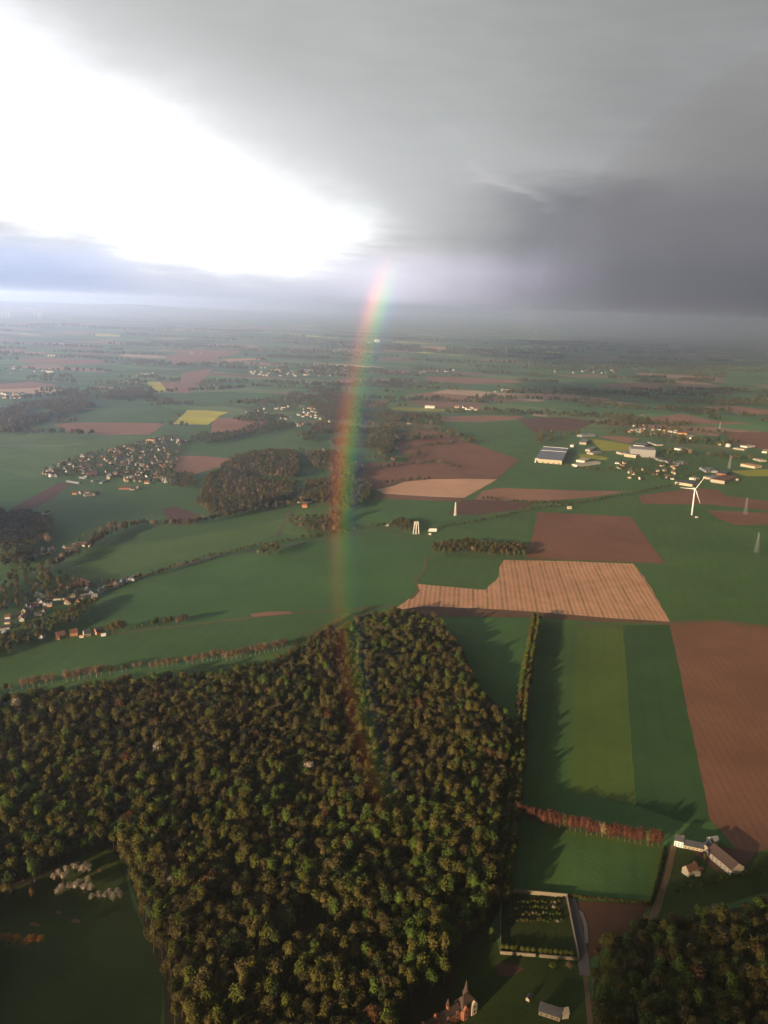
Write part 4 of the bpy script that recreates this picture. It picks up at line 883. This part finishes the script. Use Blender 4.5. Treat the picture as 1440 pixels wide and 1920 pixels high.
village([(594, 848), (600, 850), (606, 846), (598, 854), (765, 795), (769, 795), (617, 792)], 'among the valley trees', 'valley wood houses', .2, 1.2)
vil2 = [(440, 770), (500, 765), (560, 760), (600, 765), (605, 800), (560, 790), (500, 782), (450, 778)]
pts = []
while len(pts) < 42:
    px, py = random.uniform(440, 605), random.uniform(758, 800)
    if inside(vil2, px, py): pts.append((px, py))
village(pts, 'in the settlement behind the reddish field', 'far settlement houses', 0, 1.05, white=.5)
village([(554 + 6 * i, 796 + (i % 2) * 4) for i in range(3)], 'by the paddocks near the rainbow', 'paddock houses', 0, 1.7)
pts = [(random.uniform(1176, 1210), random.uniform(797, 812)) for _ in range(16)] + [(random.uniform(1215, 1270), random.uniform(806, 818)) for _ in range(20)] + [(random.uniform(1180, 1270), random.uniform(872, 900)) for _ in range(18)] + [(random.uniform(1130, 1185), random.uniform(868, 880)) for _ in range(6)]
village(pts, 'around the industrial estate', 'estate houses', 0, 1.0, white=.35)
# far specks
pts = []
for (x0, x1, y0, y1, n_) in ((470, 650, 690, 706, 60), (610, 690, 652, 664, 14), (0, 50, 738, 750, 14), (20, 110, 688, 700, 12), (255, 290, 700, 704, 6), (780, 860, 694, 700, 6), (1040, 1160, 688, 700, 12), (330, 390, 660, 668, 4), (855, 900, 764, 772, 8), (930, 980, 730, 736, 5), (1260, 1330, 668, 676, 4), (540, 700, 640, 650, 8), (640, 660, 602, 606, 2), (700, 712, 638, 642, 2)):
    for _ in range(n_): pts.append((random.uniform(x0, x1), random.uniform(y0, y1)))
village(pts, 'in the far haze', 'specks of far houses', 0, 1.4, white=.7, name='far_house')
for (a, b, lb) in (((797, 764.5), (815, 765.5), 'long white barn on the thin yellow strip'), ((940, 733), (957, 734), 'long white shed in the cloud shadow'), ((90, 668), (104, 668.5), 'long pale roof on the far plain'), ((85, 698.5), (100, 699), 'white roof of the far left settlement')):
    line_house(a, b, 22, 9, 4, WHITE, WHITE, lb, name='barn', cat='barn', chimney=False)
house(*G(707, 641), .3, 60, 50, 25, 10, WHITE, WHITE, 'large white building gleaming far out right of the rainbow', name='silo_building', cat='building', chimney=False)

# white farm at the brown field
line_house((1264, 1582), (1281, 1586), 8, 6.5, 4, PAINT, SLATE, 'white gabled farmhouse at the end of the red tree row', windows=3, name='farmhouse', cat='farmhouse')
line_house((1281, 1586), (1318, 1594), 8, 4, 3.5, CREAM, SLATE, 'long low stable wing joined to the white farmhouse', windows=5, name='stable', cat='stable', chimney=False)
house(*G(1324, 1594), .9, 8, 7, 5, 3, STONE, SLATE, 'small grey gabled barn between stable and long barn', name='barn', cat='barn', chimney=False)
house(*G(1336, 1580), .3, 9, 8, 4, 3, STONE, METAL, 'small pale-ended shed behind the farm', name='shed', cat='shed', chimney=False)
line_house((1336, 1602), (1382, 1640), 15, 6.5, 5.5, STONE, DKTILE, 'largest brown-roofed stone barn with a broad pale gable', windows=6, name='barn', cat='barn', chimney=False)
line_house((1284, 1641), (1302, 1634), 8, 6, 4, CREAM, TILE, 'cream cottage with a dark roof alone in the farm garden', windows=2, name='cottage', cat='house')
house(*G(1306, 1641), .2, 5, 4, 2.6, 1.2, CREAM, STONE, 'lean-to beside the cream cottage', name='shed', cat='shed', chimney=False)
house(*G(1314, 1633), .9, 4, 3.5, 2.5, 1, OCHRE, TILE, 'tiny orange hut east of the cream cottage', name='shed', cat='shed', chimney=False)
# garden walls
WALLST = plain('weathered_garden_wall', (.20, .165, .11), .35, .5)
def wall(px, label, h=2.6, w=.5):
    for k, (p, q) in enumerate(zip(px[:-1], px[1:])):
        A, B = G(*p), G(*q); d = B - A; L = float(np.linalg.norm(d)); root = empty('garden_wall', (*A, 0), math.atan2(d[1], d[0]))
        m_ = MB(); m_.box(0, -w / 2, 0, L, w / 2, h); m_.build('wall_body', WALLST, root)
        m_ = MB(); m_.box(-.1, -w / 2 - .12, h + .003, L + .1, w / 2 + .12, h + .25); m_.build('coping', WALLST, root)
        tag(root, label, 'wall')
wall([(940, 1672), (1063, 1683)], 'sunlit stone wall along the top of the kitchen garden', 3.6)
wall([(1063, 1684), (1086, 1800)], 'stone wall between kitchen garden and gravel yard')
wall([(938, 1789), (1004, 1794)], 'lower garden wall, western half before the gate gap')
wall([(1011, 1795), (1086, 1801)], 'lower garden wall, eastern half after the gate gap')
wall([(938, 1789), (939, 1674)], 'shaded wall on the wood side of the kitchen garden')
# low outbuildings at the lower edge
line_house((1012, 1895), (1052, 1908), 9, 4, 4, WALLST, SLATE, 'long low outbuilding with a lit edge below the lawn', windows=4, name='outbuilding', cat='building', chimney=False)
house(*G(1056, 1905), .2, 6, 6, 4.5, 3, STONE, STONE, 'small cream end building of the long outbuilding', name='outbuilding', cat='building', chimney=False)
house(*G(992, 1874), .9, 5, 3, 2.5, 1.2, CREAM, SLATE, 'tiny pale shed west of the long outbuilding', name='shed', cat='shed', chimney=False)
# ---- brick castle
A, B = G(864, 1912), G(778, 1968); d = B - A; Lw = float(np.linalg.norm(d)); rz = math.atan2(d[1], d[0])
cs = empty('castle', (*A, 0), rz)
m_ = MB(); m_.box(0, -8, 0, Lw, -.0, 9); m_.build('wall', BRICK, cs)
m_ = MB(); o = .5
for (ya, yb) in ((-8.5, -4), (.5, -4)): m_.face([(0, ya, 9.0), (Lw, ya, 9.0), (Lw, yb, 14), (0, yb, 14)]) if ya < yb else m_.face([(0, ya, 9.0), (0, yb, 14), (Lw, yb, 14), (Lw, ya, 9.0)])
m_.face([(Lw, -8.5, 9), (Lw, .5, 9), (Lw, -4, 14)]); rf = m_.build('roof', DKTILE, cs)
sgn = 1
for i in range(9):
    x0 = 3 + i * (Lw - 6) / 8.5
    for z in (1.6, 5.6):
        m_ = MB(); m_.box(x0, .02, z, x0 + 1.3, .14, z + 2.4); w_ = m_.build('window', DARKG, cs); m_ = MB(); m_.box(x0 - .2, .03, z + 2.41, x0 + 1.5, .2, z + 2.7); m_.build('lintel', CREAM, w_)
    if i % 2 == 0:
        m_ = MB(); m_.box(x0 - .3, -.6, 9.05, x0 + 1.8, .25, 10.8); m_.face([(x0 - .4, .3, 10.8), (x0 + 1.9, .3, 10.8), (x0 + .75, .3, 12.0)]); m_.build('dormer', BRICK, rf)
for x0 in (9, 21, 33):
    m_ = MB(); m_.box(x0, -4.8, 10.4, x0 + 1.5, -3.2, 16.2); m_.build('chimney', BRICK, rf)
# corner pavilion with a steep roof
m_ = MB(); m_.box(-15, -9, 0, -.01, 1.6, 9.6); m_.build('pavilion', BRICK, cs)
m_ = MB(); e0 = (-15.5, -9.5, 9.61); e1 = (.5, -9.5, 9.61); e2 = (.5, 2.1, 9.61); e3 = (-15.5, 2.1, 9.61); r0_ = (-9.5, -4, 17.5); r1_ = (-5.5, -4, 17.5)
for f_ in ([e0, e1, r1_, r0_], [e1, e2, r1_], [e2, e3, r0_, r1_], [e3, e0, r0_]): m_.face(f_)
pr = m_.build('pavilion_roof', DKTILE, cs)
for (x0, x1, mt) in ((-4.6, -.3, BRICK), (-13.5, -8.5, CREAM)):
    m_ = MB(); m_.box(x0, 1.0, 0, x1, 2.6, 10.4); m_.face([(x0, 2.62, 10.4), (x1, 2.62, 10.4), ((x0 + x1) / 2, 2.62, 13.4)]); m_.face([(x0, 1.0, 10.4), (x1, 1.0, 10.4), ((x0 + x1) / 2, 1.0, 13.4)])
    m_.face([(x0, 1.0, 10.4), (x0, 2.62, 10.4), ((x0 + x1) / 2, 2.62, 13.4), ((x0 + x1) / 2, 1.0, 13.4)]); m_.face([(x1, 1.0, 10.4), (x1, 2.62, 10.4), ((x0 + x1) / 2, 2.62, 13.4), ((x0 + x1) / 2, 1.0, 13.4)])
    gb = m_.build('gable', mt, cs)
    for z in (2, 6.5): q = MB(); q.box((x0 + x1) / 2 - .6, 2.63, z, (x0 + x1) / 2 + .6, 2.75, z + 2.6); q.build('window', DARKG, cs)
m_ = MB(); m_.bar((-12.5, -8.5, 0), (-12.5, -8.5, 13), 2.2, 2.2, 10); tu = m_.build('turret', BRICK, cs, False)
m_ = MB(); m_.bar((-12.5, -8.5, 13.01), (-12.5, -8.5, 14.5), 2.9, 1.7, 10); m_.bar((-12.5, -8.5, 14.5), (-12.5, -8.5, 25), 1.7, .12, 10); m_.build('spire', DKTILE, tu)
m_ = MB(); m_.bar((6, -8, 0), (6, -8, 12), 1.3, 1.6, 8); t2 = m_.build('turret', BRICK, cs)
m_ = MB(); m_.bar((6, -8, 12.01), (6, -8, 18), 1.7, .1, 8); m_.build('spire', DKTILE, t2)
cs.scale = (1, 1, .86)
tag(cs, 'red brick castle with dark roofs, stepped gables and a pointed spire', 'castle')

# ------------------------------------------------------------------ wind turbines, tower, pylons
def turbine(x, y, hub, bl, yaw, a0, label, group=None, base=True, thick=1.0):
    root = empty('wind_turbine', (x, y, 0), yaw)
    m_ = MB(); m_.bar((0, 0, 0), (0, 0, hub - 1), 2.3 * thick, 1.35 * thick, 20); m_.build('tower', PAINT, root, True)
    m_ = MB(); m_.box(-1.8, -1.6, hub - 1.6, 1.8, 6.5, hub + 1.8); m_.build('nacelle', PAINT, root)
    m_ = MB(); m_.bar((0, -4.2, hub), (0, -1.7, hub), .5, 1.7, 14); hb = m_.build('hub', PAINT, root, True)
    for k in range(3):
        a = a0 + k * 2 * math.pi / 3; c, s = math.cos(a), math.sin(a); m_ = MB()
        prof = [(1.2, .9, .9), (.12 * bl, 1.9, .7), (.25 * bl, 2.0, .45), (.6 * bl, 1.3, .28), (.9 * bl, .75, .16), (bl, .25, .08)]
        rings = []
        for (rr, ch, th) in prof:
            ch *= thick * .62; th *= thick
            rings.append([(rr * c - u_ * ch * s, -3.0 + v_ * th, hub + rr * s + u_ * ch * c) for (u_, v_) in ((-1, 0), (-.3, .5), (.6, .4), (1.1, 0), (.6, -.4), (-.3, -.5))])
        for r_ in rings: m_.v += r_
        for j in range(len(rings) - 1):
            for i in range(6): m_.f.append((j * 6 + i, j * 6 + (i + 1) % 6, j * 6 + 6 + (i + 1) % 6, j * 6 + 6 + i)); m_.mi.append(0)
        m_.f.append(tuple(range(6))); m_.mi.append(0); m_.build('blade', PAINT, hb)
    return tag(root, label, 'wind turbine', group)
x, y = G(1297, 966)
turbine(x, y, 70, 43, D2R(10), D2R(55), 'tall white three-bladed wind turbine standing in the green field', thick=.9)
house(*G(1306, 971), .4, 6, 4, 3, .8, WHITE, WHITE, 'small white cabin at the foot of the wind turbine', name='cabin', cat='cabin', chimney=False)
for i, (px, py) in enumerate([(3, 592), (10, 593), (17, 593), (64, 590), (73, 594), (77, 596)]):
    x, y = G(px, py + 2); turbine(x, y, 88, 46, random.uniform(-.4, .4), random.uniform(0, 2), 'pale far wind turbine on the hazy hills, %s' % ('in the western trio' if i < 3 else 'in the eastern trio'), 'far wind turbines on the hills', thick=2.3)
for i, (px, py) in enumerate([(1004, 628), (1045, 627), (1099, 628), (1147, 630)]):
    x, y = G(px, py); turbine(x, y, 85, 45, random.uniform(-.4, .4), random.uniform(0, 2), 'pale far wind turbine under the dark cloud, %s from the west' % ('first', 'second', 'third', 'fourth')[i], 'far wind turbines under the dark cloud', thick=2.2)

tw = empty('white_tower', (*G(780, 1001), 0), .15); tw.scale = (.9, .9, .9)
for sx in (-1, 1):
    for sy in (-1, 1):
        m_ = MB(); m_.bar((sx * 7.2, sy * 4, -.3), (sx * 4.4, sy * 2.6, 30), .75, .65, 6); m_.build('leg', WHITE, tw)
m_ = MB(); m_.bar((0, 0, 0), (0, 0, 27), 1.5, 1.5, 12); m_.build('central_shaft', WHITE, tw, True)
m_ = MB(); m_.box(-5.6, -3.6, 25.5, 5.6, 3.6, 27.6); m_.build('platform', WHITE, tw)
for z, w_ in ((30.2, 5.2),): m_ = MB(); m_.box(-w_, -3.4, z, w_, -2.2, z + 1.1); m_.box(-w_, 2.2, z, w_, 3.4, z + 1.1); m_.build('top_beam', WHITE, tw)
m_ = MB(); m_.box(-2.5, -2.5, 0, 2.5, 2.5, 2.2); m_.build('plinth', WHITE, tw)
tag(tw, 'white open tower on slanting legs with a central shaft', 'tower')
line_house((803, 996), (818, 996), 8, 4, 2.4, WHITE, PAINT, 'white double-roofed shed right of the white tower', name='shed', cat='shed', chimney=False)
house(*G(806, 1002.5), .1, 5, 4, 2.6, 1, WHITE, WHITE, 'tiny white hut below the white shed', name='shed', cat='shed', chimney=False)
house(*G(725, 986), .1, 9, 7, 3.5, 2.5, STONE, METAL, 'grey hut at the trees left of the white tower', name='shed', cat='shed', chimney=False)
line_house((1064, 954), (1071, 954), 9, 4, 3, CREAM, CREAM, 'cream hut alone on the hedge above the dark brown field', name='shed', cat='shed', chimney=False)

def pylon(px, py, h, label, arms=3, w=3.4, r=.2, mat=None):
    x, y = G(px, py); root = empty('pylon', (x, y, 0), .5); mat = mat or STEEL
    hw = lambda z: w * (1 - z / h) ** 1.15 + .55
    for sx in (-1, 1):
        for sy in (-1, 1):
            m_ = MB(); zs = [0, h * .35, h * .62, h]
            for a, b in zip(zs[:-1], zs[1:]): m_.bar((sx * hw(a), sy * hw(a), a - .1), (sx * hw(b), sy * hw(b), b), r, r * .9, 4, cap=False)
            m_.build('leg', mat, root)
    m_ = MB(); zs = [h * (1 - (1 - k / 9) ** 1.0) for k in range(10)]
    for a, b in zip(zs[:-1], zs[1:]):
        for (p, q) in (((-1, -1), (1, -1)), ((1, -1), (1, 1)), ((1, 1), (-1, 1)), ((-1, 1), (-1, -1))):
            m_.bar((p[0] * hw(a), p[1] * hw(a), a), (q[0] * hw(b), q[1] * hw(b), b), r * .45, n=3, cap=False); m_.bar((q[0] * hw(a), q[1] * hw(a), a), (p[0] * hw(b), p[1] * hw(b), b), r * .45, n=3, cap=False)
    m_.build('lattice', mat, root)
    for k in range(arms):
        z = h * (.68 + .13 * k); L = w * (1.9 - .35 * abs(k - 0)); m_ = MB()
        for sx in (-1, 1):
            m_.bar((0, 0, z), (sx * L, 0, z), r * .8, r * .5, 4); m_.bar((0, 0, z + h * .05), (sx * L, 0, z), r * .6, r * .4, 4)
        m_.build('cross_arm', mat, root)
    return tag(root, label, 'pylon', None)
pylon(1418, 1036, 46, 'nearest grey lattice pylon in the wide green field')
pylon(1397, 965, 46, 'lattice pylon standing on the brown field beside the turbine')
pylon(1367, 878, 46, 'lattice pylon beside the olive yellow field', r=.4)
pylon(1348, 812, 50, 'faint far pylon behind the red-roofed shed', r=.5)
pylon(853, 967, 34, 'pale slim lattice mast at the hedge below the tan field', arms=1, w=1.6, r=.45, mat=WHITE)

# ------------------------------------------------------------------ rainbow: a self-glowing band, the bow's light put into its emission colour
Dring = 600.0; axis = Vector(anti); half = D2R(42)
pole = Vector((0, 0, H)) + axis * (Dring * math.cos(half))
bx = Vector((0, 0, 1)).cross(axis).normalized() * -1; by = axis.cross(bx).normalized()
if by.z < 0: by = -by
if bx.x > 0: bx = -bx                            # bx points west, by points up
Rm = Matrix((bx, by, axis)).transposed().to_4x4(); Rm.translation = pole
rb = MB(); TH = 40.0
def rad(deg): return Dring * math.cos(half) * math.tan(D2R(deg))
z0 = Dring * math.cos(half); T_IN, T_OUT = math.tan(D2R(39.6)), math.tan(D2R(43.4))
NSEG = 90; A0, A1 = D2R(-45), D2R(32)
for k in range(NSEG + 1):
    a = A0 + (A1 - A0) * k / NSEG
    for (tt, zz) in ((T_IN, -TH / 2), (T_OUT, -TH / 2), (T_OUT, TH / 2), (T_IN, TH / 2)): rb.v.append((tt * (z0 + zz) * math.cos(a), tt * (z0 + zz) * math.sin(a), zz))
for k in range(NSEG):
    for j in range(4): rb.f.append((k * 4 + j, k * 4 + (j + 1) % 4, k * 4 + 4 + (j + 1) % 4, k * 4 + 4 + j)); rb.mi.append(0)
rb.f += [(3, 2, 1, 0), tuple(NSEG * 4 + i for i in range(4))]; rb.mi += [0, 0]
rm, n = newmat('rainbow_glow')
tcn = n.new('ShaderNodeTexCoord'); ox, oy, oz = n.sep(tcn.outputs['Object'])[:3]
rr = n.m('SQRT', n.add(n.mul(ox, ox), n.mul(oy, oy))); ang = n.mul(n.m('ARCTAN2', oy, ox), 57.2958)
t = n.lin(n.m('DIVIDE', rr, n.add(oz, z0)), T_IN, T_OUT, 0, 1)
colr = n.ramp(t, [(0, (0, 0, 0)), (.16, (.005, .005, .01)), (.30, (.02, .07, .16)), (.40, (.05, .36, .08)), (.48, (.28, .42, .03)), (.56, (.66, .34, .02)), (.64, (.72, .15, .04)), (.73, (.26, .03, .03)), (.84, (0, 0, 0)), (1, (0, 0, 0))])
def bow(px, py):                              # place along the bow of a point of the photograph, 0..1
    v = Vector(ray(px, py)); return (math.degrees(math.atan2(v.dot(by), v.dot(bx))) + 45) / 77
inten = n.ramp(n.lin(ang, -45, 32, 0, 1), [(p_, (v_,) * 3) for (p_, v_) in sorted([(bow(722, 1560), 0), (bow(700, 1440), .013), (bow(655, 1240), .017), (bow(637, 1060), .03), (bow(640, 900), .075), (bow(645, 830), .095), (bow(675, 700), .06), (bow(690, 630), .09), (bow(703, 585), .20), (bow(710, 560), .22), (bow(724, 518), .09), (bow(738, 478), 0)])])
ev = n.new('ShaderNodeEmission'); n.put(ev.inputs[0], n.mix(1.0, colr, inten, 'MULTIPLY')); ev.inputs[1].default_value = 1.0 / TH
n.l.new(ev.outputs[0], n.new('ShaderNodeOutputMaterial').inputs['Volume'])
rbo = rb.build('rainbow', rm); rbo.matrix_world = Rm
bmx = bmesh.new(); bmx.from_mesh(rbo.data); bmesh.ops.recalc_face_normals(bmx, faces=bmx.faces); bmx.to_mesh(rbo.data); bmx.free()
tag(rbo, 'rainbow arching down from the bright cloud over fields and wood', 'rainbow', None, 'stuff')

# ------------------------------------------------------------------ unseen cloud shapes added out of view to shade parts of the plain
CLD = plain('shade_cloud_white', (.8, .8, .8), .05, .002, 1.0, 0)
to_sun = -anti / 1.0
def cloud(px, z, rx, ry, rz, label, seed):
    S = G(*px); t = z / to_sun[2]; c = (S[0] + to_sun[0] * t, S[1] + to_sun[1] * t, z); r = random.Random(seed); V, F = [], []; nu, nv = 48, 16
    for j in range(nv + 1):
        th = math.pi * j / nv
        for i in range(nu):
            ph = 2 * math.pi * i / nu; d = Vector((math.sin(th) * math.cos(ph), math.sin(th) * math.sin(ph), math.cos(th)))
            k = 1 + .55 * mnoise.noise(d * 1.7 + Vector((seed * 3.1, 0, 0))) + .3 * mnoise.noise(d * 4.5 + Vector((0, seed * 1.7, 0)))
            V.append((d.x * rx * k, d.y * ry * k, d.z * rz * k))
    for j in range(nv):
        for i in range(nu): F.append((j * nu + i, (j + 1) * nu + i, (j + 1) * nu + (i + 1) % nu, j * nu + (i + 1) % nu))
    o = mesh_obj('cloud', V, F, CLD, smooth=True); o.location = c; o.rotation_euler = (0, 0, -SUN_AZ)
    return tag(o, label, None, None, 'structure')
cloud((1190, 735), 3000, 650, 650, 70, 'unseen ragged cloud shape placed to shade the far slope', 1)
cloud((1480, 660), 4500, 3600, 6000, 140, 'unseen broad cloud shape placed to shade the far east', 2)
cloud((1085, 672), 3000, 900, 900, 60, 'unseen small cloud shape placed to shade the far plain', 3)
cloud((40, 975), 1500, 190, 230, 24, 'unseen small cloud shape placed to shade the valley wood', 4)
cloud((120, 1880), 900, 90, 130, 12, 'unseen small cloud shape added to darken the valley meadow', 5)
cloud((1370, 1860), 900, 110, 170, 12, 'unseen small cloud shape added to darken the wood below the farm', 6)

# ------------------------------------------------------------------ a shower over the far east
V, F = [], []; nu, nv = 40, 14
for j in range(nv + 1):
    th = math.pi * j / nv
    for i in range(nu): ph = 2 * math.pi * i / nu; V.append((5600 * math.sin(th) * math.cos(ph), 10500 * math.sin(th) * math.sin(ph), 5200 * math.cos(th)))
for j in range(nv):
    for i in range(nu): F.append((j * nu + i, (j + 1) * nu + i, (j + 1) * nu + (i + 1) % nu, j * nu + (i + 1) % nu))
rnm = bpy.data.materials.new('rain_shower'); rnm.use_nodes = True; rnm.node_tree.nodes.clear(); n = NB(rnm.node_tree)
pv = n.new('ShaderNodeVolumePrincipled'); pv.inputs['Density'].default_value = 5.0e-5; pv.inputs['Color'].default_value = (.50, .51, .56, 1); pv.inputs['Anisotropy'].default_value = .5
n.l.new(pv.outputs[0], n.new('ShaderNodeOutputMaterial').inputs['Volume'])
ro = mesh_obj('rain', V, F, rnm); ro.location = (8600, 17500, 0); ro.rotation_euler = (0, 0, D2R(-20))
tag(ro, 'grey rain shower hanging over the far eastern plain', None, None, 'stuff')

# ------------------------------------------------------------------ haze
hz = MB(); Sx = RAD + 800; hz.box(-Sx, -Sx, -1.5, Sx, Sx, 560)
hm = bpy.data.materials.new('haze'); hm.use_nodes = True; hm.node_tree.nodes.clear(); n = NB(hm.node_tree)
pv = n.new('ShaderNodeVolumePrincipled'); pv.inputs['Density'].default_value = 5.8e-5; pv.inputs['Color'].default_value = (.91, .94, 1.0, 1); pv.inputs['Anisotropy'].default_value = .78
n.l.new(pv.outputs[0], n.new('ShaderNodeOutputMaterial').inputs['Volume'])
tag(hz.build('haze', hm), 'pale haze filling the air over the plain', None, None, 'stuff')
